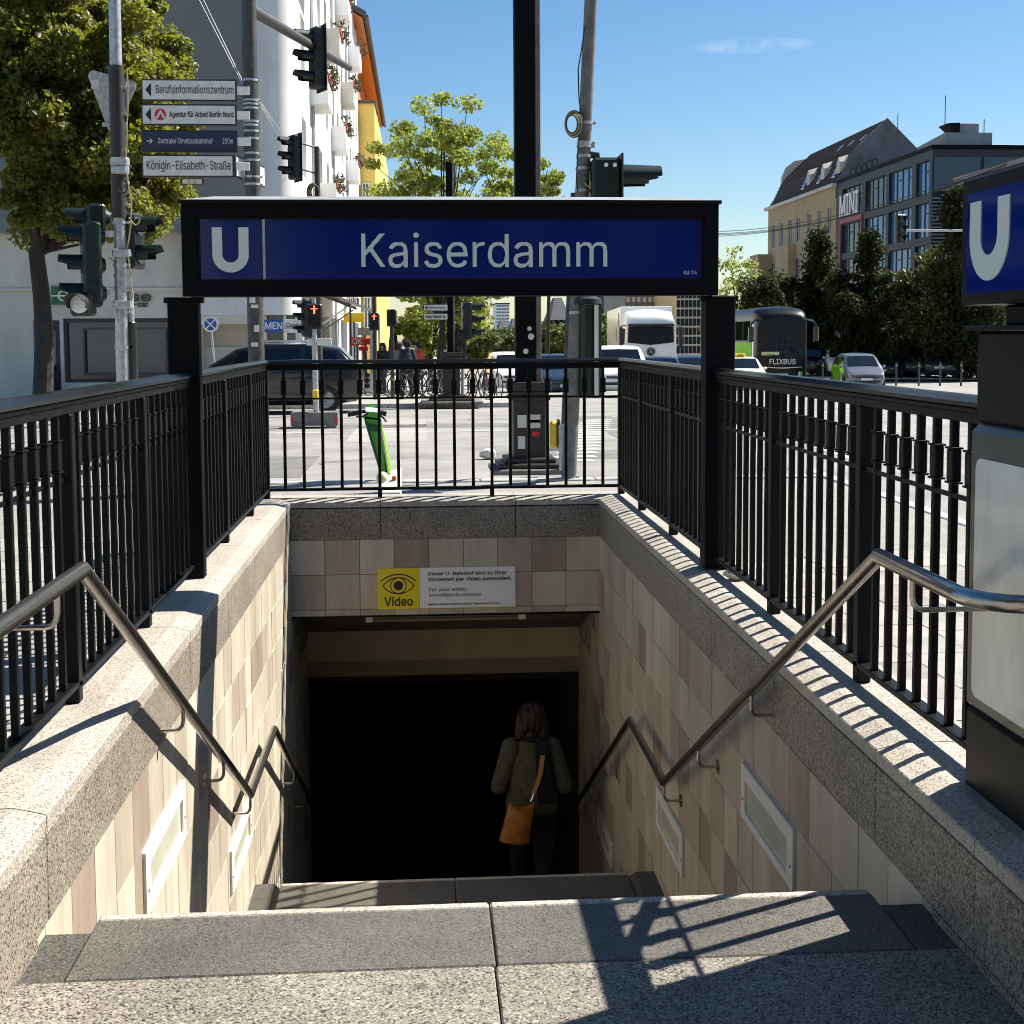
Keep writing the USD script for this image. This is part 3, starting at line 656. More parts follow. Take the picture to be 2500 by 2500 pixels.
for xa, xb in ((XR + .34, 4.0), (-3.45, XL - .34)):
    for i in range(int((xb - xa) / .302)):
        for j in range(18 if xa > 0 else 22):
            x0_ = xa + i * .302; y0_ = 3.2 + j * .302 + (.15 if i % 2 else 0); dz = (rnd.random() - .5) * .004
            MB().box((x0_, y0_, -.03), (x0_ + .298, y0_ + .298, dz), 0).build('paving_slab', 'slab_grey' if rnd.random() < .7 else 'slab_grey_dark', pv, smooth=False)
kb = thing('kerb', kind='structure')
for x in np.arange(-9, 4.2, 1.2): MB().box((x + .003, 13.604, -.3), (x + 1.197, 13.74, 0.0), .012).build('kerbstone', 'kerb_granite', kb, smooth=False)
for y in np.arange(1.0, 13.6, 1.2): MB().box((4.204, y + .003, -.3), (4.34, y + 1.197, 0.0), .012).build('kerbstone', 'kerb_granite', kb, smooth=False)
FPX1 = 2.6
sheet('far_pavement', sbox(-60, 32.6, FPX1, 320), .0, 'slab_grey')
kb2 = thing('far_kerb', kind='structure')
for i, x in enumerate(np.arange(-14, FPX1 - .5, 1.2)): MB().box((x, 32.45, ground(32.5) - .3), (x + 1.195, 32.598, ground(32.5) + .004), .012).build('kerbstone', 'kerb_granite', kb2, smooth=False)
sheet('right_pavement', Polygon([(20.5, 73), (60, 60), (60, 320), (34, 320), (20.5, 100)]), .0, 'slab_grey')
def gnd(u, v, dz=-.112):
    """Where the ray through (u, v) meets the road."""
    y = 20.0
    for _ in range(60):
        p = at(u, v, y); y = max(5.0, y * (CAMZ - ground(y) - dz) / max(.05, CAMZ - p[2]))
    return at(u, v, y)
mk = thing('road_marking', kind='structure')
def stripe(x0_, y0_, x1_, y1_, wd, dz=-.115):
    a, b = np.array([x0_, y0_]), np.array([x1_, y1_]); d = (b - a) / np.linalg.norm(b - a); n = np.array([-d[1], d[0]]) * wd / 2
    q = [a + n, a - n, b - n, b + n]
    MB().raw([(p[0], p[1], ground(p[1]) + dz + .0) for p in q], [[0, 1, 2, 3]]).build('painted_line', 'road_paint', mk, smooth=False)
for k in range(7): stripe(-5 + k * 1.9, 23.4 + k * .03, -5 + k * 1.9 + 1.7, 23.43 + k * .03, .13)
for k in range(4): stripe(-5 + k * 3, 27.6, -3.2 + k * 3, 27.6, .12)
c0, c1 = gnd(1080, 868), gnd(1128, 792)
for k in range(16):
    p = c0 + (c1 - c0) * k / 15
    stripe(p[0] - .28, p[1] - .05, p[0] + .28, p[1] + .05, .26)
for k in range(12): stripe(5.6, 16 + k * 6, 5.6 + .2, 19 + k * 6, .13)
for k in range(5): stripe(9.2 + k * .1, 34 + k * 7, 9.3 + k * .1, 38 + k * 7, .13)

ap = thing('asphalt_repairs', kind='structure')
for x0_, y0_, w_, l_, mt_ in ((-3.6, 15.4, 2.2, 3.0, 'asphalt_dark'), (0.9, 17.5, 3.2, 1.4, 'asphalt_dark'), (-1.2, 21.0, 1.3, 6.5, 'asphalt_pale'), (3.2, 19, 1.1, 9, 'asphalt_dark'), (-7, 24.6, 9, 1.1, 'asphalt_dark'), (5.8, 22, 2.4, 5, 'asphalt_pale'), (8.5, 30, 2, 14, 'asphalt_dark'), (12, 20, 3, 4, 'asphalt_pale')):
    n_ = 10; e1 = [(x0_ + w_ * k / n_, y0_ + .04 * rnd.random()) for k in range(n_ + 1)]; e2 = [(x0_ + w_ * k / n_, y0_ + l_ + .04 * rnd.random()) for k in range(n_, -1, -1)]
    v, f = trimesh.creation.triangulate_polygon(Polygon(e1 + e2), engine='earcut'); MB().raw([(x, y, ground(y) - .1165) for x, y in v], f).build('patch', mt_, ap, smooth=False)
for k in range(9):
    x, y = rnd.uniform(-4, 8), rnd.uniform(15, 28); pts = [(x, y)]
    for _ in range(9): x += rnd.uniform(-.05, .28); y += rnd.uniform(-.12, .3); pts.append((x, y))
    g = shapely.LineString(pts).buffer(.012, cap_style=2); v, f = trimesh.creation.triangulate_polygon(g, engine='earcut')
    MB().raw([(x, y, ground(y) - .1135) for x, y in v], f).build('crack', 'concrete_dark', ap, smooth=False)
mh = thing('manhole_cover', 'round iron manhole cover in the road beyond the cross railing', 'manhole cover', (2.0, 19.2, ground(19.2) - .12))
MB().lathe([(.001, .012), (.30, .012), (.305, .0)], (0, 0, 0), 28).build('cover', 'pole_grey', mh, local=True, smooth=False)
# ---------------------------------------------------------------- poles and signals
def rot2(v, a): return np.stack([v[:, 0] * math.cos(a) - v[:, 1] * math.sin(a), v[:, 0] * math.sin(a) + v[:, 1] * math.cos(a), v[:, 2]], 1)
def head(t, c, ang, n=3, wd=.30, pitch=.31, dp=.2, lit=None, visor=.24, dia=.2, mt='signal_green', lens=None, board=False):
    """A signal head: housing with n hooded lenses. Faces -y turned by ang (radians)."""
    c = np.array(c, float); h = n * pitch; F = lambda v: rot2(v, ang) + c
    hb = MB().box((-wd / 2, -dp / 2, -h / 2), (wd / 2, dp / 2, h / 2), .03)
    for k in range(n): hb.box((-wd / 2 - .004, -dp / 2 + .02, h / 2 - (k + 1) * pitch + .01), (wd / 2 + .004, dp / 2 - .03, h / 2 - k * pitch - .01), .02)
    for k in range(n): hb.hull([(.11 * math.cos(a) * q, dp / 2 + (0 if q > .8 else .05), h / 2 - (k + .5) * pitch + .11 * math.sin(a) * q) for a in np.linspace(0, 6.28, 14)[:-1] for q in (1, .6)])
    H_ = hb.move(F).build('housing', mt, t)
    if board: MB().box((-wd / 2 - .05, dp / 2 - .03, -h / 2 - .05), (wd / 2 + .05, dp / 2 - .015, h / 2 + .05), .004).move(F).build('backing_board', 'signal_black', H_)
    for k in range(n):
        z = h / 2 - (k + .5) * pitch
        MB().cyl((0, -dp / 2 - .002, z), (0, -dp / 2 - .014, z), dia / 2, n=20).move(F).build('lens', (lens or 'lens_dark'), H_)
        th = np.radians(np.linspace(-25, 205, 16)); V = []
        for (yy, r, dd) in ((-dp / 2, dia / 2 + .012, 0), (-dp / 2 - visor, dia / 2 + .012, 1), (-dp / 2 - visor, dia / 2 + .006, 1), (-dp / 2, dia / 2 + .006, 0)):
            V += [(r * math.cos(a), yy if dd == 0 else yy + (.10 if math.sin(a) < 0.2 else 0), z + r * math.sin(a)) for a in th]
        F_ = [[b * 16 + j, b * 16 + j + 1, ((b + 1) % 4) * 16 + j + 1, ((b + 1) % 4) * 16 + j] for b in range(4) for j in range(15)]
        MB().raw(V, F_).move(F).build('visor', mt, H_)
        if lit == k:                                               # the red standing figure of a pedestrian light
            g = shapely.union_all([shapely.Point(0, z + .062).buffer(.017), sbox(-.019, z - .03, .019, z + .044), sbox(-.062, z + .016, .062, z + .034), sbox(-.017, z - .075, .017, z - .02)])
            MB().prism(g, 'y', -dp / 2 - .018, -dp / 2 - .0145).move(F).build('red_figure', 'lens_red', H_)
    return H_
def clamp(t, p, z, r, name='clamp'):
    MB().cyl((p[0], p[1], z - .016), (p[0], p[1], z + .016), r + .006, n=14).box((p[0] + r, p[1] - .02, z - .014), (p[0] + r + .04, p[1] + .02, z + .014), .003).build(name, 'galvanised', t)

# left galvanised pole with signals
p = at(226, 640, 15.0); gz = ground(15)
lp = thing('traffic_light', 'galvanised pole with green signal heads in front of the leafy tree', 'traffic light', (p[0], p[1], gz))
top = at(216, -60, 15.0)
MB().cyl((p[0] + .02, p[1], gz), (top[0], p[1], 7.2), .078, .06, 16).build('pole', 'galvanised', lp)
def lpx(z): return p[0] + .02 + (top[0] - p[0] - .02) * (z - gz) / (7.2 - gz)
mid = MB().cyl((lpx(2.8), p[1], 2.8), (lpx(4.45), p[1], 4.45), .083, n=16).build('sleeve', 'pole_brown', lp)
for v in (165, 215, 285, 300, 318, 345, 362, 386, 420, 480, 500, 520, 545, 590, 655):
    z = at(220, v, 15.0)[2]; clamp(lp, (lpx(z), p[1]), z, .076)
for v, w_ in ((307, .19), (322, .17), (478, .19), (575, .2)):
    z = at(220, v, 15)[2]; MB().cbox((lpx(z) + .03, p[1] - .05, z), (w_, .14, .09), .012).build('junction_box', 'galvanised', lp)
head(lp, at(172, 500, 14.9), math.radians(-70), 3, mt='signal_green')
head(lp, at(183, 412, 15.2), math.radians(-80), 1, mt='signal_green')
head(lp, at(248, 455, 15.15), math.radians(75), 2, mt='signal_green')
hp_ = at(157, 574, 14.8)
head(lp, hp_, math.radians(-8), 1, wd=.24, pitch=.26, lens='lens_white', visor=.20, mt='signal_black')
for v in (440, 552):
    a = at(178, v, 14.9); b = at(222, v + 3, 15.0); MB().box((a[0], 14.96, a[2] - .035), (b[0], 15.0, a[2] + .035), .004).build('bracket', 'lamp_frame', lp)
a = at(238, 455, 15.05)
for k in (-.25, .22): MB().box((lpx(2.7), 15.02, a[2] + k - .02), (a[0] + .1, 15.06, a[2] + k + .02), .003).build('bracket', 'signal_green', lp)
q = [at(u, v, 14.9) for u, v in ((240, 130), (241, 200), (238, 290), (241, 345), (248, 380), (246, 430), (240, 470), (246, 520), (250, 560), (243, 590))]
MB().tube(q, .008, 6).build('cable', 'cable_yellow', lp)
MB().tube([at(u, v, 14.95) for u, v in ((205, 485), (214, 492), (220, 503))], .008, 6).build('cable', 'cable_yellow', lp)
MB().tube([at(u, v, 14.95) for u, v in ((243, 410), (250, 420), (256, 425), (262, 420), (264, 410))], .008, 6).build('cable', 'cable_yellow', lp)
MB().tube([at(232 + 9 * math.cos(a), 352 + 12 * math.sin(a), 14.9) for a in np.linspace(0, 6.28, 18)], .008, 6).build('cable', 'cable_black', lp)
MB().cyl((p[0] + .13, p[1] + .02, gz), (p[0] + .13, p[1] + .02, 2.0), .03, n=10).build('conduit', 'galvanised', lp)
MB().cbox(at(244, 685, 15.05), (.17, .14, .95), .03).build('control_box', 'signal_green', lp)
ts = thing('road_sign', 'back of a grey triangular road sign on the galvanised pole', 'road sign', at(212, 200, 15.15), kind=None)
tri = Polygon([at(u, v, 15.1)[[0, 2]] for u, v in ((163, 131), (258, 156), (212, 262))]).buffer(-.05).buffer(.06)
MB().prism(tri, 'y', 15.10, 15.115).build('plate', 'galvanised', ts, smooth=False)
c_ = at(179, 159, 15.09); MB().box(c_ + (-.04, 0, -.05), c_ + (.05, .004, .05)).build('sticker', 'sign_white', ts, smooth=False)
for v in (160, 235): z = at(210, v, 15.08)[2]; MB().box((at(190, v, 15)[0], 15.06, z - .02), (at(236, v, 15)[0], 15.098, z + .02), .003).build('strut', 'galvanised', ts)

# big dark pole with the direction signs
p = at(474, 640, 20.0); gz = ground(20)
dp_ = thing('mast', 'thick dark mast that carries the stacked direction signs', 'mast', (p[0], p[1], gz))
MB().cyl((at(484, 680, 20)[0], p[1], gz), (at(469, 20, 20)[0], p[1], 7.4), .125, .105, 22).build('pole', 'pole_grey', dp_)
mp = lambda v: np.array([at(469 + (v - 20) * 15 / 660, v, 20)[0], p[1]])
for v in (152, 190, 197, 205, 230, 237, 248, 262, 290, 303, 334, 348): z = at(474, v, 20)[2]; clamp(dp_, mp(v), z, .112)
a0 = np.array([*mp(16), at(470, 16, 20)[2]]); a1 = at(659, 128, 24.4)
MB().cyl(a0, a1, .085, .06, 14).build('arm', 'pole_grey', dp_)
hc = at(598, 96, 22.6); hc[2] = at(598, 110, 22.6)[2]
head(dp_, (hc[0], hc[1], hc[2]), math.radians(-62), 3, wd=.32, pitch=.33, mt='signal_black', visor=.3, board=True)
MB().tube([at(610, 70, 22.7), at(606, 62, 22.6)], .03, 8).build('hanger', 'pole_grey', dp_)
c_ = at(478, 620, 19.85)
for u, v, w_, h_ in ((480, 578, .1, .05), (476, 566, .08, .09), (484, 620, .07, .1), (480, 650, .1, .06)): MB().cbox(at(u, v, 19.85), (w_, .012, h_)).build('sticker', 'sign_white', dp_, smooth=False)
def dsign(label, v0_, v1_, u0_, u1_, face, ink, text, arrow=None, Y=19.85, th=None, bold=False, uL=None, logo=False, slant=0, tw=None, extra=None, right=None):
    a, b = at(u0_, v1_, Y), at(u1_, v0_, Y)
    t = thing('direction_sign', label, 'sign', ((a[0] + b[0]) / 2, Y, (a[2] + b[2]) / 2), group=None)
    MB().box((a[0], Y, a[2]), (b[0], Y + .05, b[2]), .006).build('frame', 'pole_brown', t, smooth=False)
    m = .022; MB().box((a[0] + m, Y - .004, a[2] + m), (b[0] - m, Y + .001, b[2] - m), .001).build('plate', face, t, smooth=False)
    w, h = b[0] - a[0], b[2] - a[2]; zc = (a[2] + b[2]) / 2
    x = a[0] + .05; hh = th or h * .32
    L = MB()
    if arrow == 'left': L.prism(Polygon([(x + .01, zc), (x + .09, zc + .1), (x + .09, zc - .1)]), 'y', Y - .006, Y - .0035); x += .14
    if arrow == 'right':
        L.prism(sbox(x + .03, zc - .007, x + .10, zc + .007).union(Polygon([(x + .07, zc + .035), (x + .085, zc + .035), (x + .115, zc), (x + .085, zc - .035), (x + .07, zc - .035), (x + .095, zc)])), 'y', Y - .006, Y - .0035); x += .17
    if logo:
        cx_, r0_ = x + .085, .085
        MB().prism(shapely.Point(cx_, zc).buffer(r0_, 24).difference(Polygon([(cx_ - .075, zc - .055), (cx_, zc + .075), (cx_ + .075, zc - .055), (cx_ + .035, zc - .05), (cx_, zc + .012), (cx_ - .035, zc - .05)])), 'y', Y - .006, Y - .0035).build('emblem', 'red_sign', t, smooth=False)
        L.prism(Polygon([(cx_ - .018, zc - .03), (cx_ + .018, zc - .03), (cx_, zc + .002)]), 'y', Y - .007, Y - .0035); x += .19
    xr_ = (b[0] - .045) if right is None else right(b)
    L.text(text, hh, (x + .02, Y - .006, zc - hh * .42), width=(xr_ - x - .02) * (tw or 1), bold=bold, depth=.002)
    if extra: L.text(extra, hh, (b[0] - .06, Y - .006, zc - hh * .42), width=.15, depth=.002, align='right')
    L.build('lettering', ink, t, smooth=False)
    MB().box((b[0] + .001, Y + .01, zc - .06), (mp(200)[0], Y + .04, zc + .06), .003).build('bracket', 'lamp_frame', t, smooth=False)
    return t
dsign('topmost white direction sign reading Berufsinformationszentrum', 150, 190, 267, 446, 'sign_white', 'print_black', 'Berufsinformationszentrum', 'left', th=.115)
dsign('white direction sign with a red emblem, second from the top', 197, 236, 267, 446, 'sign_white', 'print_black', 'Agentur für Arbeit Berlin Nord', 'left', th=.075, bold=True, logo=True)
dsign('dark blue direction sign reading Zentraler Omnibusbahnhof', 246, 287, 267, 447, 'navy_sign', 'sign_white', 'Zentraler Omnibusbahnhof', 'right', th=.075, tw=.72, extra='250m')
dsign('street name plate reading Königin-Elisabeth-Straße, lowest on the mast', 292, 334, 268, 441, 'sign_white', 'print_black', 'Königin-Elisabeth-Straße', None, Y=19.7, th=.125)
a = at(341, 335, 19.8); ns = thing('house_number_plate', 'small plate reading 5-1 under the street name plate', 'sign', a)
MB().box(a + (-.005, 0, -.10), a + (.33, .03, -.008), .004).build('frame', 'pole_brown', ns, smooth=False)
MB().box(a + (.02, -.003, -.088), a + (.305, .001, -.02)).build('plate', 'sign_white', ns, smooth=False)
MB().text('5-1', .045, a + (.165, -.005, -.075), align='center', depth=.002).build('lettering', 'print_black', ns, smooth=False)
a, b = at(441, 334, 19.7), at(471, 349, 20.9)
ws = thing('street_name_plate', 'white street name plate edge-on, at right angles to the Königin-Elisabeth-Straße plate', 'sign', a)
z0_, z1_ = at(441, 334, 19.7)[2], at(441, 292, 19.7)[2]
MB().hull([(a[0] + k * .03, a[1], z) for k in (0, 1) for z in (z0_, z1_)] + [(a[0] + .26 + k * .03, 21.1, z) for k in (0, 1) for z in (z0_, z1_)]).build('frame', 'pole_brown', ws, smooth=False)
n_ = np.array([1.4, -.26, 0]) / np.hypot(1.4, .26); dv = np.array([.26, 1.4, 0]) / np.hypot(1.4, .26)
o_ = np.array([a[0] + .03, a[1], 0]) + n_ * .004
MB().hull([o_ + dv * s_ + (0, 0, z) + n_ * k for s_ in (.03, 1.38) for z in (z0_ + .025, z1_ - .025) for k in (0, .003)]).build('plate', 'white_enamel', ws, smooth=False)

# second hanging signal by the rounded corner, with a coil of cable
hc = at(556, 297, 29.0)
sg2 = thing('traffic_light', 'black signal head hanging before the rounded white house corner', 'traffic light', (hc[0], hc[1], ground(29)))
head(sg2, hc, math.radians(-62), 3, wd=.34, pitch=.31, mt='signal_black', visor=.26, board=True)
pp = at(598, 400, 29.3)
MB().cyl((pp[0], pp[1], ground(29)), (pp[0] + .02, pp[1], 5.6), .07, .055, 12).build('pole', 'pole_grey', sg2)
for dz in (.3, -.25): MB().tube([(hc[0] + .15, hc[1], hc[2] + dz), (pp[0], pp[1], hc[2] + dz - .05)], .022, 8).build('bracket', 'pole_grey', sg2)
for k in range(5): MB().tube([at(590 + (11 - k) * math.cos(a) + k, 362 + (16 - k) * math.sin(a), 29.2 - .03 * k) for a in np.linspace(0, 6.28, 16)], .014, 6).build('cable_coil', 'cable_yellow' if k % 2 else 'cable_black', sg2)

# pedestrian signal on a concrete block in the road
pb = gnd(594, 806); Yb_ = pb[1]; pb = at(597, 800, Yb_); gz = ground(Yb_) - .12
fb = thing('concrete_block', 'grey concrete block with worn red and white corners standing on the road', 'concrete block', (pb[0], Yb_, gz))
a, b = at(551, 806, Yb_)[0], at(639, 806, Yb_)[0]
MB().prism(Polygon([(a, gz + .06), (a, gz + .3), (b, gz + .3), (b, gz + .06), (b - .1, gz), (b - .18, gz), (b - .22, gz + .05), (a + .22, gz + .05), (a + .18, gz), (a + .1, gz)]), 'y', Yb_ - .25, Yb_ + .25).build('body', 'concrete_dark', fb, smooth=False)
for x_, s_ in ((a, 1), (b, -1)): MB().box((x_ - .002 * s_, Yb_ - .254, gz + .1), (x_ + .06 * s_, Yb_ - .2505, gz + .2)).build('reflective_patch', 'red_sign', fb, smooth=False)
pt = thing('traffic_light', 'pedestrian light showing red on a pole in the concrete block', 'traffic light', (pb[0], Yb_, gz))
MB().cyl((pb[0], Yb_, gz + .3), (pb[0] - .02, Yb_, 2.2), .055, .05, 14).build('pole', 'galvanised', pt)
c_ = at(596, 745, Yb_); MB().cbox((c_[0] + .0, Yb_ - .09, c_[2]), (.11, .09, .2), .015).build('push_button', 'yellow', pt)
c_ = at(593, 597, Yb_); head(pt, (c_[0], Yb_ - .02, c_[2]), math.radians(4), 2, wd=.30, pitch=.235, lit=0, mt='signal_black', visor=.16)
c_ = at(574, 602, Yb_); head(pt, (c_[0] + .06, Yb_ + .05, c_[2] + .02), math.radians(-68), 3, wd=.22, pitch=.235, mt='signal_black', visor=.17, dia=.17)
MB().cbox(at(602, 645, Yb_), (.46, .05, .13), .008).build('sign_plate', 'sign_white', pt)
# two more signals further along the pavement
for (u, v, Y, lit, lab) in ((706, 607, 36.0, 0, 'far pedestrian light showing red before the yellow house'), (739, 600, 37.0, None, 'dark signal head beside the far pedestrian light, seen from the front')):
    c_ = at(u, v, Y); t = thing('traffic_light', lab, 'traffic light', (c_[0], Y, ground(Y)))
    head(t, c_, math.radians(3), 2, wd=.27, pitch=.24, lit=lit, mt='signal_black', visor=.15)
    MB().cyl((c_[0], Y + .12, ground(Y)), (c_[0], Y + .12, c_[2] + (.9 if lit == 0 else .1)), .06, .055, 12).build('pole', 'pole_brown', t)

# no-stopping sign
c_ = at(397, 612, 37.0); t = thing('road_sign', 'round blue no-stopping sign on a bright leaning pole', 'road sign', (c_[0], 37, ground(37)))
MB().cyl((at(405, 690, 37)[0] + .05, 37.05, ground(37)), (c_[0], 37.05, c_[2]), .035, n=10).build('pole', 'galvanised', t)
MB().cyl((c_[0], 37.0, c_[2]), (c_[0], 37.02, c_[2]), .215, n=28).build('plate', 'sign_white', t, smooth=False)
MB().cyl((c_[0], 36.992, c_[2]), (c_[0], 36.999, c_[2]), .165, n=28).build('blue_disc', 'blue_sign', t, smooth=False)
for s_ in (1, -1): MB().prism(shapely.affinity.rotate(sbox(c_[0] - .165, c_[2] - .018, c_[0] + .165, c_[2] + .018), 45 * s_), 'y', 36.985 - .003 * s_, 36.989 - .003 * s_).build('cross_bar', 'sign_white', t, smooth=False)

# ---------------------------------------------------------------- black lamp columns
def column(label, u, Y, wd, zt, ped, steps, extra=None):
    x = at(u, 760, Y)[0]; gz = ground(Y)
    t = thing('lamp_column', label, 'lamp column', (x, Y, gz), group=None)
    for k, (w, h0, h1) in enumerate(steps): MB().box((x - w / 2, Y - w / 2, gz + h0), (x + w / 2, Y + w / 2, gz + h1), .012).build('step', 'pole_brown' if k else 'concrete_dark', t)
    pw, pz0, pz1 = ped
    MB().box((x - pw / 2, Y - pw / 2, gz + pz0), (x + pw / 2, Y + pw / 2, gz + pz1), .01).build('pedestal', 'pole_brown', t)
    for k, (dw, a, b) in enumerate(((.09, 0, .05), (.05, .05, .10), (.11, .10, .2))): MB().box((x - pw / 2 - dw / 2, Y - pw / 2 - dw / 2, gz + pz1 + a - .2), (x + pw / 2 + dw / 2, Y + pw / 2 + dw / 2, gz + pz1 + b - .2), .008).build('moulding', 'pole_brown', t)
    MB().box((x - wd / 2, Y - wd * .4, gz + pz1), (x + wd * .27, Y + wd * .4, zt), .008).build('shaft', 'black_matt', t)
    MB().box((x + wd * .272, Y - wd * .36, gz + pz1), (x + wd * .48, Y + wd * .36, zt), .006).build('side_strip', 'pole_strip', t)
    return t, x
cb = column('thick black lamp column with stickers, on a stepped base behind the scooter', 997, 14.6, .285, 8.2, (.36, .16, 1.0), [(.86, -.0, .06), (.72, .06, .115), (.56, .115, .17)])
for i, (u, v, w_, h_, mt_) in enumerate(((1010, 790, .11, .09, 'sign_white'), (1009, 800, .12, .09, 'sign_white'), (1011, 819, .08, .05, 'red_sign'), (985, 795, .10, .14, 'sign_white'), (984, 835, .08, .14, 'sign_white'), (1003, 635, .07, .07, 'sign_white'), (1000, 620, .05, .03, 'sign_white'), (993, 663, .06, .04, 'sign_white'))):
    c_ = at(u, v, 14.41)
    if v > 700: MB().cbox((c_[0], 14.412 - .0, c_[2]), (w_, .006, h_)).build('sticker', mt_, cb[0], smooth=False)
    else: MB().cyl((c_[0], 14.482, c_[2]), (c_[0], 14.486, c_[2]), w_ / 2, n=14).build('sticker', mt_, cb[0], smooth=False)
c2 = column('slender black lamp column across the crossing, with two small street signs', 852, 32.6, .19, at(852, 306, 32.6)[2], (.42, .1, 1.25), [(1.5, 0, .06), (1.1, .06, .12), (.7, .12, .2)])
for v, txt, ar in ((580, 'Kantinenschwung', True), (597, 'Königin-Elisabeth-Str.', False)):
    a, b = at(799, v + 7, 32.3), at(845, v - 6, 32.3)
    t = thing('direction_sign', 'small white arrow sign on the slender column, the upper of its two' if ar else 'small street name plate on the slender column, the lower of its two', 'sign', (a + b) / 2)
    MB().box((a[0], 32.3, a[2]), (b[0], 32.34, b[2]), .004).build('frame', 'pole_brown', t, smooth=False)
    MB().box((a[0] + .015, 32.296, a[2] + .015), (b[0] - .015, 32.301, b[2] - .015)).build('plate', 'sign_white', t, smooth=False)
    L = MB().text(txt, .07, (a[0] + (.14 if ar else .05), 32.294, (a[2] + b[2]) / 2 - .03), width=(b[0] - a[0]) - (.2 if ar else .1), bold=not ar, depth=.002)
    if ar: z_ = (a[2] + b[2]) / 2; L.prism(Polygon([(a[0] + .03, z_), (a[0] + .1, z_ + .05), (a[0] + .1, z_ - .05)]), 'y', 32.291, 32.2945)
    L.build('lettering', 'print_black', t, smooth=False)
c_ = at(882, 617, 32.9); t = thing('traffic_light', 'signal heads on a thin pole right beside the slender black column', 'traffic light', (c_[0], 32.9, ground(32.9)))
MB().cyl((at(872, 650, 32.9)[0], 32.9, ground(32.9)), (at(871, 300, 32.9)[0], 32.9, at(871, 570, 32.9)[2]), .045, n=10).build('pole', 'galvanised', t)
head(t, at(884, 605, 32.9), math.radians(80), 3, wd=.3, pitch=.31, mt='signal_black', visor=.3)
head(t, at(868, 658, 32.8), math.radians(5), 3, wd=.3, pitch=.31, mt='signal_black', visor=.15)

# leaning galvanised pole with its signals, to the right of the column
Y = 13.7; b0, b1 = at(1073, 905, Y), at(1118, -70, Y); gz = ground(Y)
lp2 = thing('traffic_light', 'leaning grey pole with a loop of cable and green signal heads over the sign', 'traffic light', (b0[0], Y, gz))
MB().cyl((b0[0], Y, gz), (b1[0], Y, b1[2]), .078, .064, 18).build('pole', 'pole_concrete', lp2)
lx = lambda z: b0[0] + (b1[0] - b0[0]) * (z - b0[2]) / (b1[2] - b0[2])
for v in (232, 270, 276, 295, 318, 360, 590, 900): z = at(1090, v, Y)[2]; clamp(lp2, (lx(z), Y), z, .072)
for k in range(5): MB().tube([at(1083 + (17 - 1.6 * k) * math.cos(a) - k, 234 + (25 - 2 * k) * math.sin(a), Y - .1 - .012 * k) for a in np.linspace(0, 6.283, 26)], .008, 6).build('cable_loop', 'cable_black' if k % 2 == 0 else 'cable_yellow', lp2)
MB().tube([at(u, v, Y - .09) for u, v in ((1104, 50), (1096, 100), (1091, 130), (1092, 180), (1096, 215), (1094, 250), (1090, 290), (1088, 330), (1090, 365))], .007, 6).build('cable', 'cable_black', lp2)
MB().tube([at(u, v, Y - .12) for u, v in ((1102, 345), (1110, 352), (1118, 350), (1128, 330), (1133, 312))], .007, 6).build('cable', 'cable_yellow', lp2)
hc = at(1145, 352, Y - .05)
hd = MB().box((hc[0] - .17, Y - .2, hc[2] - .55), (hc[0] + .13, Y + .15, hc[2] + .28), .03).build('housing', 'signal_green', lp2)
MB().box((hc[0] + .125, Y - .24, hc[2] - .6), (hc[0] + .145, Y + .19, hc[2] + .32), .004).build('backing_board', 'signal_black', hd)
for k, dz in enumerate((.085, -.25)):
    th = np.radians(np.linspace(-30, 210, 20)); V = []
    for xx_, r, dd in ((.145, .145, 0), (.56, .13, 1), (.56, .122, 1), (.145, .137, 0)): V += [(hc[0] + xx_ - (.14 if dd and math.sin(a) < .1 else 0), Y - .02 - r * math.cos(a), hc[2] + dz + r * math.sin(a)) for a in th]
    MB().raw(V, [[b * 20 + j, b * 20 + j + 1, ((b + 1) % 4) * 20 + j + 1, ((b + 1) % 4) * 20 + j] for b in range(4) for j in range(19)]).build('visor', 'signal_green', hd)
    MB().cyl((hc[0] + .146, Y - .02, hc[2] + dz), (hc[0] + .156, Y - .02, hc[2] + dz), .11, n=20).build('lens', 'lens_dark', hd)
for dx in (-.03, .06): MB().cyl((hc[0] + dx, Y - .203, hc[2] + .2), (hc[0] + dx, Y - .212, hc[2] + .2), .022, n=12).build('gland', 'lamp_frame', hd)
MB().tube([(lx(3.05), Y, hc[2] + .34), (hc[0] - .1, Y, hc[2] + .32), (hc[0] - .08, Y, hc[2] + .2)], .035, 8).build('bracket', 'signal_green', lp2)
lo = at(1113, 655, Y - .05)
MB().cyl((lo[0] - .03, Y - .05, lo[2] - .50), (lo[0] - .03, Y - .05, lo[2] + .44), .085, n=18).build('housing', 'signal_green', lp2)
MB().box((lo[0] + .035, Y - .16, lo[2] - .5), (lo[0] + .085, Y + .1, lo[2] + .44), .01).build('side_panel', 'panel_white', lp2)
MB().box((lo[0] + .088, Y - .18, lo[2] - .52), (lo[0] + .105, Y + .12, lo[2] + .45), .004).build('backing_board', 'signal_black', lp2)
MB().lathe([(0.001, .0), (.15, 0.0), (.14, .05), (.06, .085), (.001, .09)], (lo[0] - .02, Y - .05, lo[2] + .445), 16).build('cap', 'signal_black', lp2)
a, b = at(1083, 600, Y + .5), at(1066, 850, Y + .5)
t = thing('post', 'thin flat grey post half hidden behind the leaning pole', 'post', (b[0], Y + .5, ground(Y)))
MB().cyl((b[0] - .03, Y + .5, gz), (a[0], Y + .5, 3.0), .035, n=10).build('shaft', 'pole_grey', t)
MB().cbox(at(1063, 845, Y + .45), (.1, .02, .5), .004).build('plate', 'galvanised', t)

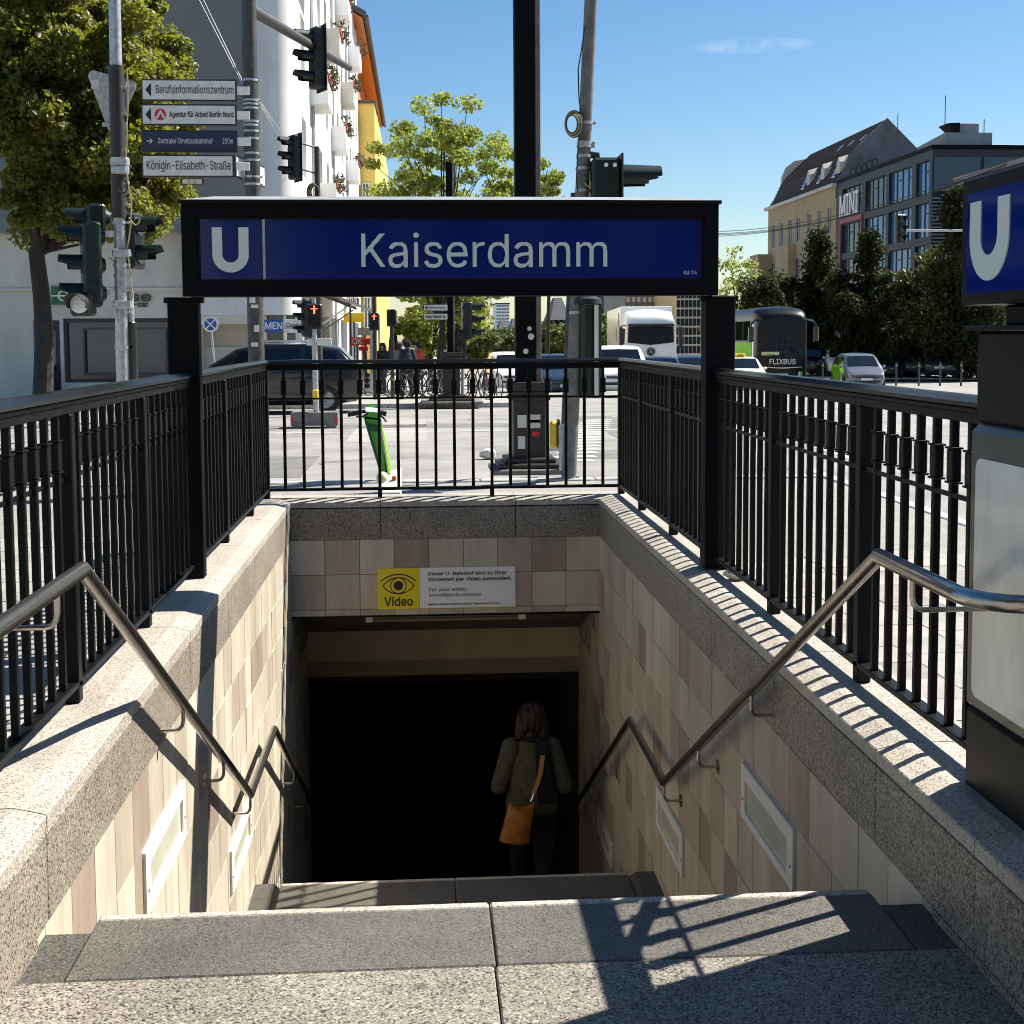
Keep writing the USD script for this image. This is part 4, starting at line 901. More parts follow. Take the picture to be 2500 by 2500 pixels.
# ---------------------------------------------------------------- trees
def tree(label, base, zt, crown, nleaf, leaf, mt, seed, trunk=.2, limbs=9, clumps=40, lean=(0, 0), gaps=.55, group=None, cone=False, name='tree', boxy=2.0):
    """crown: (cx, cy, cz, rx, ry, rz). Leaves sit in clumps at the ends of limbs."""
    r = np.random.default_rng(seed); base = np.array(base, float); C = np.array(crown[:3], float); R = np.array(crown[3:], float)
    t = thing(name, label, 'tree', base, group=group)
    fork = np.array([base[0] + lean[0], base[1] + lean[1], base[2] + (C[2] - R[2] - base[2]) * .85 + .3])
    spine = [base + (fork - base) * k + np.array([math.sin(k * 5 + seed), math.cos(k * 4 + seed), 0]) * .05 for k in np.linspace(0, 1, 5)]
    topp = C + np.array([0, 0, R[2] * .75])
    spine += [fork + (topp - fork) * k + np.array([math.sin(k * 9 + seed), math.cos(k * 7), 0]) * .12 * R[0] * k for k in np.linspace(.2, 1, 5)]
    MB().tube(spine, list(np.linspace(trunk, trunk * .72, 5)) + list(np.linspace(trunk * .62, .02, 5)), 10).build('trunk', 'bark', t)
    d = r.normal(size=(clumps, 3)); d /= (np.abs(d) ** boxy).sum(1, keepdims=True) ** (1 / boxy)
    rad = r.uniform(.35, 1.0, clumps) ** .6
    P = C + d * R * rad[:, None]
    if cone:
        h = r.uniform(0, 1, clumps); an = r.uniform(0, 6.283, clumps); q = (1 - h) ** .75 * r.uniform(.5, 1, clumps)
        P = np.stack([C[0] + R[0] * q * np.cos(an), C[1] + R[1] * q * np.sin(an), C[2] - R[2] + 2 * R[2] * h], 1)
    lm = MB()
    for k in range(min(limbs * 3, clumps)):
        s = spine[4 + min(5, int(5 * np.clip((P[k][2] - (C[2] - R[2])) / (2 * R[2]) * .8, 0, .99)))] if k >= limbs else fork
        mid = (s + P[k]) / 2 + np.array([0, 0, .12 * R[2] * r.uniform(-.5, 1)]) 
        rr = trunk * (.38 if k < limbs else .2)
        lm.tube([s, mid, P[k]], [rr, rr * .55, .012], 6)
    lm.build('limbs', 'bark', t)
    n = nleaf; which = r.integers(0, clumps, n); size = r.uniform(.55, 1.25, clumps) * gaps * R.mean() * .42
    off = r.normal(size=(n, 3)); off /= np.linalg.norm(off, axis=1, keepdims=True); off *= (r.uniform(0, 1, n) ** .45)[:, None]
    X = P[which] + off * size[which][:, None] * np.array([1.15, 1.15, .75])
    nn = off * .6 + r.normal(size=(n, 3)) * .7 + (0, 0, .35); nn /= np.linalg.norm(nn, axis=1, keepdims=True)
    a = np.cross(nn, r.normal(size=(n, 3))); a /= np.linalg.norm(a, axis=1, keepdims=True); b = np.cross(nn, a)
    L = leaf * r.uniform(.6, 1.25, n)[:, None]
    V = np.stack([X - a * L * .6, X + b * L * .42 + nn * L * .1, X + a * L * .62, X - b * L * .42 + nn * L * .1], 1).reshape(-1, 3)
    i = np.arange(n) * 4
    F = np.vstack([np.stack([i, i + 1, i + 2], 1), np.stack([i, i + 2, i + 3], 1)])
    MB().raw(V, F).build('crown', mt, t, smooth=False)
    return t
b_ = at(80, 700, 26.0)
def crown_at(u, v, Y, ru, rv, ry): c = at(u, v, Y); k = Y * 2500 / 1932 / FPX; return (c[0], c[1], c[2], ru * k, ry, rv * k)
tl = tree('large sunlit leafy tree in front of the grey house at the left', (b_[0], 26.0, ground(26)), 0, crown_at(168, 225, 26.3, 160, 225, 2.2), 100000, .10, 'leaf_maple', 5, trunk=.2, limbs=10, clumps=280, gaps=.42, boxy=4.0)
tree('young light green tree in the middle distance beside the yellow house', (*at(833, 640, 47)[:2], ground(47)), 0, crown_at(852, 390, 47, 165, 205, 3.2), 19000, .14, 'leaf_spring', 9, trunk=.15, limbs=22, clumps=130, gaps=.32)
tree('lower leafy tree behind the slender column, under the station sign', (*at(812, 640, 52)[:2], ground(52)), 0, crown_at(842, 590, 52, 95, 75, 2.6), 15000, .16, 'leaf_spring', 19, trunk=.15, limbs=8, clumps=40, gaps=.7)
tree('pale green tree right of the thick column, low above the sign', (*at(1035, 640, 60)[:2], ground(60)), 0, crown_at(1032, 360, 60, 42, 52, 2.0), 4000, .15, 'leaf_spring', 29, trunk=.1, clumps=22, gaps=.6)
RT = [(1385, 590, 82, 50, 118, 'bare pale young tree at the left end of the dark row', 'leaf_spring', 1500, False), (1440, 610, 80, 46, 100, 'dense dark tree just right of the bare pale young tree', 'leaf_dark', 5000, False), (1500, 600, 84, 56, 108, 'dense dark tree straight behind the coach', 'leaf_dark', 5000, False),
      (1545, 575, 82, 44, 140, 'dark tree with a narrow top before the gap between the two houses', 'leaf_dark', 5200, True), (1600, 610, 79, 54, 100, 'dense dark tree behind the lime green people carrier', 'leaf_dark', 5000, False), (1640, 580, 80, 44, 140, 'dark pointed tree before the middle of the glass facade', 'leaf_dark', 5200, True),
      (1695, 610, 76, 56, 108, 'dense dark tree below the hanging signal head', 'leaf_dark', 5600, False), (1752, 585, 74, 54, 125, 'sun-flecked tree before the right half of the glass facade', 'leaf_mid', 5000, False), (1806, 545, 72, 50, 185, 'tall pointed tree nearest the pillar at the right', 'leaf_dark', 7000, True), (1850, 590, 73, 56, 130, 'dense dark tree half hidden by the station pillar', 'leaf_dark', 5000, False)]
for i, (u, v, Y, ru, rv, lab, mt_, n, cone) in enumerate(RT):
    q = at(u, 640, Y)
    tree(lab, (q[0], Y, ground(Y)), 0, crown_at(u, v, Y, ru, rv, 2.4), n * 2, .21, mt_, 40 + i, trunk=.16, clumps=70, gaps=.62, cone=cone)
FT = ['leafy tree far down the avenue left of the distant tower', 'leafy tree far down the avenue below the distant tower', 'far tree touching the left edge of the thick column', 'far tree touching the right edge of the thick column', 'far tree seen behind the leaning pole', 'far tree between the leaning pole and the lorry']
for i, (u, v, Y, ru, rv) in enumerate(((905, 655, 120, 32, 30), (945, 648, 140, 30, 34), (985, 652, 130, 30, 36), (1045, 645, 125, 36, 40), (1085, 640, 115, 30, 46), (1130, 640, 110, 34, 50))):
    q = at(u, 640, Y); tree(FT[i], (q[0], Y, ground(Y)), 0, crown_at(u, v, Y, ru, rv, 3), 3500, .34, 'leaf_far', 70 + i, trunk=.2, clumps=26, gaps=.9)
# ---------------------------------------------------------------- houses
def windows_x(t, x, s, ys, zs, w, h, glass='window_glass', frame='window_frame', d=.18, bars=1):
    """Windows set back in a wall that faces s along x."""
    for y in ys:
        for z in zs:
            o = sbox(y, z, y + w, z + h); i_ = o.buffer(-.07, join_style=2)
            g = o.difference(i_)
            for k in range(1, bars + 1): g = g.union(sbox(y + w * k / (bars + 1) - .03, z, y + w * k / (bars + 1) + .03, z + h))
            f = MB().prism(g, 'x', x - s * (d - .06), x - s * (d - .01)).build('window', frame, t, smooth=False)
            MB().box((x - s * (d + .02), y, z), (x - s * d, y + w, z + h)).build('pane', glass, f, smooth=False)
def wall_x(t, x, s, y0, y1, z0, z1, holes, material, th=.25, name='wall'):
    g = sbox(y0, z0, y1, z1).difference(shapely.union_all([sbox(*h) for h in holes])) if holes else sbox(y0, z0, y1, z1)
    return MB().prism(g, 'x', x - s * th, x).build(name, material, t, smooth=False)
def wall_y(t, y, x0, x1, z0, z1, holes, material, th=.25, name='wall'):
    g = sbox(x0, z0, x1, z1).difference(shapely.union_all([sbox(*h) for h in holes])) if holes else sbox(x0, z0, x1, z1)
    return MB().prism(g, 'y', y, y + th).build(name, material, t, smooth=False)

# grey corner house at the left
YH = 40.0; gz = ground(40)
xc = at(515, 640, YH)[0]; xf = at(566, 640, 41.2)[0]                # end of the flat front; street facade
lh = thing('corner_house', 'tall pale rendered corner house with rounded corner and balconies, shops below', 'house', (xc, YH, gz))
x_split = at(352, 640, YH)[0]; xu = at(477, 640, YH)[0]; HT = 23.0
sh0, sh1 = at(122, 722, YH), at(325, 600, YH)
dr0, dr1 = at(66, 740, YH), at(112, 604, YH)
wl = wall_y(lh, YH, -24, x_split, gz - .5, HT, [(sh0[0], sh0[2], sh1[0], sh1[2]), (dr0[0], gz + .1, dr1[0], dr1[2])], 'render_beige')
z_mid = at(200, 440, YH)[2]
MB().box((-24, YH - .42, z_mid), (xu, YH - .352, HT)).build('upper_render', 'render_bluegrey', lh, smooth=False)
mz = at(200, 546, YH)[2]; MB().box((-24, YH - .07, mz - .05), (x_split + .8, YH - .003, mz + .05), .01).build('string_course', 'render_beige', lh, smooth=False)
r_ = xf - xc
n = 14; th = np.linspace(0, np.pi / 2, n)
cor = [(xc + r_ * math.sin(a), YH - .35 + r_ - r_ * math.cos(a)) for a in th]
body = Polygon([(x_split, YH - .35)] + cor + [(xf, 41.4), (xf - .4, 41.4), (xf - .4, YH + .6), (x_split, YH + .6)])
shop0, shop1 = at(500, 690, YH - .35), at(563, 603, YH - .35)
zt_ = at(500, 594, YH - .35)[2]
MB().prism(body, 'z', zt_, HT).build('corner_wall', 'render_grey', lh, smooth=40)
MB().prism(sbox(x_split, gz - .5, at(472, 640, YH)[0], zt_ - .004).difference(sbox(at(381, 640, YH)[0], gz, at(470, 640, YH)[0], at(400, 612, YH)[2])), 'y', YH - .35, YH + .2).build('ground_floor_wall', 'render_beige', lh, smooth=False)
MB().box((at(378, 640, YH)[0], YH + .5, gz - .5), (at(474, 640, YH)[0], YH + .7, zt_)).build('entrance_recess', 'render_beige', lh, smooth=False)
MB().box((at(380, 640, YH)[0], YH + .45, gz), (at(470, 640, YH)[0], YH + .495, at(400, 655, YH)[2])).build('plinth', 'render_grey', lh, smooth=False)
MB().box((at(474, 640, YH)[0], YH + .3, gz), (xf - .05, YH + .34, zt_ - .004)).build('shop_glass', 'window_glass', lh, smooth=False)
for u in (500, 537, 569): x = at(u, 640, YH)[0]; MB().box((x - .04, YH + .1, gz), (x + .04, YH + .28, zt_ - .01)).build('mullion', 'window_frame', lh, smooth=False)
f = MB().prism(sbox(sh0[0], sh0[2], sh1[0], sh1[2]).difference(sbox(sh0[0] + .1, sh0[2] + .1, sh1[0] - .1, sh1[2] - .12)), 'y', YH + .1, YH + .18).build('shop_window', 'dark_frame', lh, smooth=False)
MB().box((sh0[0], YH + .2, sh0[2]), (sh1[0], YH + .22, sh1[2])).build('pane', 'window_glass', f, smooth=False)
MB().prism(sbox(at(155, 640, YH)[0], sh0[2] + .2, at(315, 640, YH)[0], at(155, 618, YH)[2]).difference(sbox(at(159, 640, YH)[0], sh0[2] + .28, at(311, 640, YH)[0], at(155, 622, YH)[2])), 'y', YH + .05, YH + .09).build('inner_frame', 'pole_grey', f, smooth=False)
f = MB().box((dr0[0], YH + .12, gz + .1), (dr1[0], YH + .18, dr1[2])).build('door', 'dark_frame', lh, smooth=False)
MB().box((dr0[0] + .15, YH + .1, gz + .9), (dr1[0] - .15, YH + .118, dr1[2] - .3)).build('pane', 'window_glass', f, smooth=False)
c_ = at(116, 640, YH); MB().box((at(82, 640, YH)[0], YH - .3, gz), (at(103, 640, YH)[0], YH - .2, at(90, 690, YH)[2]), .01).build('poster_box', 'facade_grey', lh, smooth=False)
# street facade with balconies
ys = [43.2 + 3.7 * k for k in range(11)]; zs = [3.4 + 3.25 * k for k in range(6)]
holes = [(y, z, y + 1.5, z + 1.9) for y in ys for z in zs] + [(43 + 6.5 * k, gz + .2, 43 + 6.5 * k + 5.2, 2.3) for k in range(6)]
wall_x(lh, xf, 1, 41.4, 83.5, gz - 1, HT, holes, 'render_white', name='street_wall', th=.8)
windows_x(lh, xf, 1, ys, zs, 1.5, 1.9, d=.72)
for k in range(6):
    f = MB().box((xf - .3, 43 + 6.5 * k, gz + .2), (xf - .22, 43 + 6.5 * k + 5.2, 2.3)).build('shop_front', 'window_glass', lh, smooth=False)
for j, z in enumerate(zs):
    for i, y in enumerate(ys):
        if (i + j) % 3 or i > 8: continue
        d = .62
        b = MB().box((xf + .002, y - .35, z - .42), (xf + d, y + 1.95, z - .28)).box((xf + d - .08, y - .35, z - .28), (xf + d, y + 1.95, z + .55)).box((xf + .002, y - .35, z - .28), (xf + d - .08, y - .27, z + .55)).box((xf + .002, y + 1.87, z - .28), (xf + d - .08, y + 1.95, z + .55)).build('balcony', 'render_white' if i % 3 else 'render_beige', lh, smooth=False)
        MB().box((xf + d + .002, y - .3, z + .40), (xf + d + .05, y + 1.9, z + .62), .01).build('rail', 'cloth_red' if (i + j) % 3 == 0 else 'dark_frame', b, smooth=False)
        r0 = np.random.default_rng(100 + i * 7 + j); nn = 150
        X = np.stack([r0.uniform(xf + .5, xf + d + .25, nn), r0.uniform(y - .3, y + 1.9, nn), r0.uniform(z + .35, z + .95, nn)], 1)
        a = r0.normal(size=(nn, 3)) * .09; bb = r0.normal(size=(nn, 3)) * .09; ii = np.arange(nn) * 3
        MB().raw(np.stack([X, X + a, X + bb], 1).reshape(-1, 3), np.stack([ii, ii + 1, ii + 2], 1)).build('plants', 'flower', b, smooth=False, kind='stuff')
MB().box((-24, YH + .3, HT), (xf + .35, 84, HT + .3)).build('roof', 'roof_dark', lh, smooth=False)
for k in range(3): MB().cyl((xf + .06, 47.2 + 11.1 * k, gz), (xf + .06, 47.2 + 11.1 * k, HT), .06, n=8).build('drainpipe', 'render_grey', lh)
# its shop signs
def flat_sign(name, label, u0_, v0_, u1_, v1_, Y, face, ink, text, th, wd=None, bold=True, slant=0.0, cat='shop sign'):
    a, b = at(u0_, v1_, Y), at(u1_, v0_, Y)
    t = thing(name, label, cat, (a + b) / 2)
    MB().box((a[0], Y, a[2]), (b[0], Y + .06, b[2]), .005).build('board', face, t, smooth=False)
    if text: MB().text(text, th, ((a[0] + b[0]) / 2, Y - .002, (a[2] + b[2]) / 2 - th * .45), width=wd or (b[0] - a[0]) * .86, bold=bold, depth=.004, align='center', slant=slant).build('lettering', ink, t, smooth=False)
    return t
t = flat_sign('shop_sign', 'green shop sign with a white ring emblem over the dark shop window', 97, 540, 131, 575, YH - .15, 'shop_green', 'sign_white', None, .2)
c_ = at(119, 558, YH - .16); MB().prism(shapely.Point(c_[0], c_[2]).buffer(.16).difference(shapely.Point(c_[0], c_[2]).buffer(.115)).union(sbox(c_[0] - .34, c_[2] - .02, c_[0] + .16, c_[2] + .02)), 'y', YH - .16, YH - .151).build('emblem', 'sign_white', t, smooth=False)
t = thing('shop_lettering', 'dark wall lettering, its end left showing right of the galvanised pole', 'shop sign', at(250, 565, YH))
MB().text('se', .27, (at(246, 566, YH)[0], YH - .04, at(246, 568, YH)[2]), width=.62, bold=True, depth=.03).text('-a-car', .16, (at(236, 578, YH)[0], YH - .04, at(236, 579, YH)[2]), width=.68, bold=True, depth=.03).build('lettering', 'pole_grey', t, smooth=False)
flat_sign('shop_sign', 'blue shop sign with white capitals beside the thick dark mast', 499, 603, 534, 627, YH - .36, 'blue_sign', 'sign_white', 'MEN', .2, wd=.50)
flat_sign('shop_sign', 'white shop sign with black slanted lettering left of the red pedestrian light', 537, 602, 570, 628, YH - .36, 'sign_white', 'print_black', 'Sentic', .17, wd=.5, slant=.35, bold=False)

# yellow house beyond
yh = thing('yellow_house', 'yellow house with a bay and an orange soffit under its dark eaves', 'house', (-4, 86, ground(86)))
gz = ground(88); xs0, xs1 = at(684, 640, 86)[0], at(714, 640, 86)[0]
zb = at(700, 206, 86)[2]
xw = at(664, 640, 84)[0]
MB().box((xw - 6, 84.2, gz - 1), (xs1 - .02, 120, zb + .2)).build('wall', 'render_yellow', yh, smooth=False)
MB().box((xs0 - 3, 84.1, gz - 1), (xs0, 84.4, at(690, 60, 86)[2])).build('upper_wall', 'render_sand', yh, smooth=False)
for k in range(4): x = xs0 - .35 - .5 * k; MB().box((x, 83.95, gz), (x + .16, 84.08, at(690, 60, 86)[2] - .5)).build('pilaster', 'render_yellow', yh, smooth=False)
MB().box((xs0, 83.9, gz - 1), (xs1, 88, zb)).build('bay', 'render_yellow', yh, smooth=False)
MB().box((xs0 - .15, 83.75, zb + .002), (xs1 + .1, 88, zb + .18), .02).build('bay_cornice', 'roof_dark', yh, smooth=False)
for z0_, z1_, wdk in ((at(690, 400, 84)[2], at(690, 345, 84)[2], 1), (at(690, 440, 84)[2], at(690, 402, 84)[2], 0), (at(690, 620, 84)[2], at(690, 560, 84)[2], 1)):
    x0_, x1_ = at(687, 640, 84)[0], at(701, 640, 84)[0]
    f = MB().prism(sbox(x0_, z0_, x1_, z1_).difference(sbox(x0_ + .08, z0_ + .08, x1_ - .08, z1_ - .08)).union(sbox((x0_ + x1_) / 2 - .03, z0_, (x0_ + x1_) / 2 + .03, z1_)), 'y', 83.8, 83.88).build('window', 'window_frame', yh, smooth=False)
    MB().box((x0_, 83.86, z0_), (x1_, 83.895, z1_)).build('pane', 'window_glass', f, smooth=False)
ze = 19.6
MB().box((xs0 - 3, 84.4, zb), (xs0 - .3, 118, ze + 1.8)).build('attic_wall', 'soffit_orange', yh, smooth=False)
MB().hull([(-6, 78, ze + 1.7), (-3.1, 78, ze + .05), (-6, 118, ze + 1.7), (-3.1, 118, ze + .05), (-6, 78, ze + 1.8), (-3.1, 78, ze + .15), (-6, 118, ze + 1.8), (-3.1, 118, ze + .15)]).build('soffit', 'soffit_orange', yh, smooth=False)
MB().hull([(-6.2, 77.9, ze + 2.0), (-2.95, 77.9, ze + .16), (-6.2, 118, ze + 2.0), (-2.95, 118, ze + .16), (-6.2, 77.9, ze + 2.3), (-2.9, 77.9, ze + .5), (-6.2, 118, ze + 2.3), (-2.9, 118, ze + .5)]).build('roof', 'roof_dark', yh, smooth=False)
MB().cyl((-2.86, 77.9, ze + .22), (-2.86, 118, ze + .22), .1, n=8).build('gutter', 'pole_grey', yh)

# dark glass-fronted house at the right
XG = 40.0; ya, ye = 102.0, 125.7
gl = thing('glass_house', 'dark modern house with bands of blue windows and MINI lettering', 'house', (XG, 114, ground(114)))
gz = ground(110); zt = 15.85
fl = [(2.3, 5.2), (5.7, 8.5), (9.1, 11.8), (12.4, 15.1)]
bays = [(102.6, 105.4, 2), (106.3, 111.6, 4), (112.3, 117.6, 4), (118.6, 124.1, 4)]
holes = [(b0_, z0_, b1_, z1_) for z0_, z1_ in fl for b0_, b1_, n_ in bays]
wall_x(gl, XG, -1, ya, ye, gz - 1, zt, holes, 'facade_dark', th=.5)
MB().box((XG + .51, ya, gz - 1), (XG + 16, ye, zt - .02)).build('core', 'facade_dark', gl, smooth=False)
MB().box((XG - .1, ya - .1, zt), (XG + 16, ye, zt + .3)).build('roof_edge', 'black_matt', gl, smooth=False)
for z0_, z1_ in fl:
    for b0_, b1_, n_ in bays:
        for k in range(n_):
            y0_ = b0_ + (b1_ - b0_) * k / n_; y1_ = b0_ + (b1_ - b0_) * (k + 1) / n_
            g = sbox(y0_, z0_, y1_, z1_); fr_ = g.difference(g.buffer(-.05, join_style=2))
            if k % 2 == n_ % 2: fr_ = fr_.union(sbox(y0_, z1_ - .85, y1_, z1_ - .76))
            dark = b0_ > 118 or (b0_ > 112 and z0_ > 12)
            f = MB().prism(fr_, 'x', XG + .20, XG + .28).build('window', 'dark_frame', gl, smooth=False)
            MB().box((XG + .26, y0_, z0_), (XG + .29, y1_, z1_)).build('pane', 'window_grey' if dark else 'window_blue', f, smooth=False)
MB().box((XG - .12, 118.3, 11.9), (XG - .002, 124.4, 12.3)).build('red_band', 'red_band', gl, smooth=False)
for y_ in (118.3, 124.25): MB().box((XG - .12, y_, 5.5), (XG - .002, y_ + .15, 11.898)).build('red_band', 'red_band', gl, smooth=False)
for x_, z0_, z1_ in ((XG + .1, 12.6, 15.2), (XG + 4.1, 12.6, 15.2)): MB().box((x_, ya - .1, z0_), (x_ + 3.7, ya - .002, z1_)).build('end_glazing', 'window_glass', gl, smooth=False)
for k in range(18): MB().box((XG + .05, ya - .16, 7.2 + k * .28), (XG + 9, ya - .02, 7.33 + k * .28)).build('louvre', 'facade_grey', gl, smooth=False)
MB().hull([(XG + 1.2, y, z) for y, z in ((102.6, zt + .31), (108.5, zt + .31), (108.5, zt + 1.0), (102.6, zt + 1.35))] + [(XG + 5, y, z) for y, z in ((102.6, zt + .31), (108.5, zt + .31), (108.5, zt + 1.0), (102.6, zt + 1.35))]).build('roof_plant', 'facade_grey', gl, smooth=False)
if False: MB().hull([(XG + 6, y, z) for y, z in ((100.6 + 2, zt + .3), (116, zt + .3), (116, zt + 1.2), (103, zt + 3.0))] + [(XG + 14, y, z) for y, z in ((100.6 + 2, zt + .3), (116, zt + .3), (116, zt + 1.2), (103, zt + 3.0))]).build('roof_plant', 'facade_grey', gl, smooth=False)
MB().box((XG + 2.6, 103.2, zt + 1.2), (XG + 4.2, 105.2, zt + 2.2), .05).build('roof_plant', 'facade_grey', gl, smooth=False)
MB().hull([(XG + 1.6, y, zt + 2.15) for y in (103.1, 105)] + [(XG + 2.59, y, zt + 2.2) for y in (103.1, 105)] + [(XG + 2.59, y, zt + 1.3) for y in (103.1, 105)]).build('canopy', 'black_matt', gl, smooth=False)
for (u, v0_, v1_, Y_) in ((1784, 180, 240, 106), (1694, 215, 245, 112), (1857, 225, 300, 104)): a, b = at(u, v0_, Y_), at(u, v1_, Y_); MB().cyl((a[0], Y_, b[2] - 3), (a[0], Y_, a[2]), .035, n=6).build('antenna', 'pole_grey', gl)
t = thing('house_lettering', 'white MINI lettering on the dark facade', 'shop sign', (XG, 121.5, 13.5))
MB().text('MINI', 2.0, (XG - .12, 124.3, 12.55), ex=(0, -1, 0), width=5.2, bold=False, depth=.1).build('lettering', 'white_enamel', t, smooth=False)
lb = thing('louvred_block', 'grey horizontally louvred house side nearest the pillar at the right', 'house', (XG, 90, ground(90)))
MB().box((XG + .25, 84, ground(84) - 1), (XG + 16, 97.2, 12.7)).build('core', 'facade_dark', lb, smooth=False)
for k in range(38): MB().box((XG, 84, 1.0 + k * .31), (XG + .24, 97.2, 1.18 + k * .31)).build('louvre', 'facade_grey', lb, smooth=False)
MB().box((XG - .2, 83.8, 12.75), (XG + 16, 97.4, 13.05)).build('roof_edge', 'facade_grey', lb, smooth=False)

# sand-coloured house with tiled roof and curved gable
sh = thing('sand_house', 'sand-coloured old house with a steep dark tiled roof and curved gable', 'house', (XG, 138, ground(138)))
ya, ye = 126.0, 151.0; gz = ground(138); zc_ = 15.6
rows_ = [(3.6, 6.0), (7.2, 9.6), (11.2, 13.9)]; yw = [127.4, 130.6, 134.0, 138.2, 141.2, 144.6, 148.0]
holes = [(y, a, y + 1.5, b) for y in yw for a, b in rows_]
wall_x(sh, XG, -1, ya, ye, gz - 1, zc_, holes, 'render_sand', th=.4)
for a, b in rows_: windows_x(sh, XG, -1, yw, [a], 1.5, b - a, d=.13, bars=1)
MB().box((XG + .42, ya, gz - 1), (XG + 12, ye, zc_)).build('core', 'render_sand', sh, smooth=False)
MB().box((XG - .45, ya, zc_), (XG + .2, ye + .3, zc_ + .35), .03).build('cornice', 'render_beige', sh, smooth=False)
for a_, b_ in ((139.4, 144.2),): MB().box((XG - .9, a_, gz), (XG - .002, b_, 11.0)).build('bay', 'render_sand', sh, smooth=False)
MB().box((XG - 1.6, 149.2, gz), (XG - .002, 153, 10.6)).build('corner_bay', 'render_sand', sh, smooth=False)
def prof(x): return np.interp(x, [0, .6, 1.4, 2.0, 4.9, 7.8, 11.5], [15.95, 16.8, 18.5, 19.3, 22.0, 19.2, 15.2])
pp_ = [(XG + x, float(prof(x))) for x in (0, .6, 1.4, 2.0, 4.9, 7.8, 11.5)]
MB().prism(pp_ + [(XG + 11.5, 15.9), (XG, 15.9)], 'y', ya + .3, ye).build('roof', 'roof_tile', sh, smooth=False)
for k in range(26):
    x = .1 + 4.7 * k / 25
    MB().box((XG + x - .05, ya + .3, float(prof(x)) + .01), (XG + x + .05, ye - .02, float(prof(x)) + .09)).build('tile_course', 'roof_tile', sh, smooth=False)
gp = [(XG - .2, 16), (XG + 1.0, 16.6), (XG + 1.5, 17.6), (XG + 1.6, 19.4), (XG + 2.1, 20.6), (XG + 3.0, 21.3), (XG + 4.2, 21.5), (XG + 6, 21.0), (XG + 7, 19), (XG + 9, 16)]
MB().prism(gp, 'y', ye, ye + .6).build('curved_gable', 'render_beige', sh, smooth=False)
MB().prism([(XG - .02, 14.5)] + [(x, z + .12) for x, z in pp_] + [(XG + 11.5, 14.5)], 'y', ya - .05, ya + .29).build('party_wall', 'gable_grey', sh, smooth=False)
for i, (y, x) in enumerate(((127.5, 3.2), (131, 3.2), (134.5, 3.2), (128.5, .9), (133.5, .9), (139, .9))):
    z = float(prof(x)); sl = .95 if x > 2 else 2.1
    MB().hull([(XG + x - .3, y, z - .3 * sl + .12), (XG + x - .3, y + 1.0, z - .3 * sl + .12), (XG + x + .3, y, z + .3 * sl + .12), (XG + x + .3, y + 1.0, z + .3 * sl + .12), (XG + x - .3, y, z - .3 * sl), (XG + x - .3, y + 1.0, z - .3 * sl), (XG + x + .3, y, z + .3 * sl), (XG + x + .3, y + 1.0, z + .3 * sl)]).build('roof_window', 'chrome', sh, smooth=False)
for y in (126.5, 131.5, 136.5):
    MB().hull([(XG + .5, y, 17.0), (XG + .5, y + 1.1, 17.0), (XG + .5, y, 18.0), (XG + .5, y + 1.1, 18.0), (XG + .5, y + .55, 18.5), (XG + 1.8, y, 18.3), (XG + 1.8, y + 1.1, 18.3), (XG + 1.8, y + .55, 18.9)]).build('dormer', 'render_beige', sh, smooth=False)
gr = MB()
for k, (dx, dz) in enumerate(((0, 0), (.55, .25), (1.1, .5), (1.6, .75), (2.1, .9))):
    g = shapely.affinity.rotate(shapely.Point(XG + 1.6 + dx, 16.95 + dz).buffer(.36).difference(shapely.Point(XG + 1.6 + dx, 16.95 + dz).buffer(.27)), 20)
    gr.prism(shapely.affinity.scale(g, .8, 1.3), 'y', ya - .058, ya - .052)
gr.build('graffiti', 'print_black', sh, smooth=False)

# blocks behind the lorry and along the avenue
def block(name, label, u0_, u1_, vt, Y, dep, material, nx, nz, glass='window_glass', zb=2.0, frac=(.6, .55)):
    a, b = at(u0_, vt, Y), at(u1_, vt, Y); gz = ground(Y)
    t = thing(name, label, 'house', ((a[0] + b[0]) / 2, Y, gz))
    MB().box((a[0], Y, gz - 1), (b[0], Y + dep, a[2])).build('wall', material, t, smooth=False)
    px_, pz_ = (b[0] - a[0]) / nx, (a[2] - zb - gz) / nz
    for i in range(nx):
        for j in range(nz):
            x = a[0] + (i + .5) * px_; z = gz + zb + (j + .5) * pz_
            MB().box((x - px_ * frac[0] / 2, Y - .05, z - pz_ * frac[1] / 2), (x + px_ * frac[0] / 2, Y - .002, z + pz_ * frac[1] / 2)).build('window', glass, t, smooth=False)
    MB().box((a[0] - .2, Y - .2, a[2]), (b[0] + .2, Y + dep + .2, a[2] + .4)).build('roof', 'roof_dark', t, smooth=False)
    return t
block('office_block', 'grey office block with a row of bright windows behind the white lorry', 1180, 1272, 540, 118, 14, 'facade_grey', 9, 5, 'lamp_clear', 3)
block('glass_block', 'pale gridded glass building between the lorry and the right sign post', 1276, 1345, 530, 108, 12, 'render_beige', 9, 8, 'window_glass', 1.0, (.8, .8))
block('house', 'old grey house with a dark roof right of the leaning pole', 1100, 1182, 545, 150, 14, 'gable_grey', 6, 6)
block('tower_block', 'distant white tower block over the trees in the middle', 936, 961, 574, 420, 20, 'render_white', 5, 9, 'facade_grey', 4, (.85, .5))
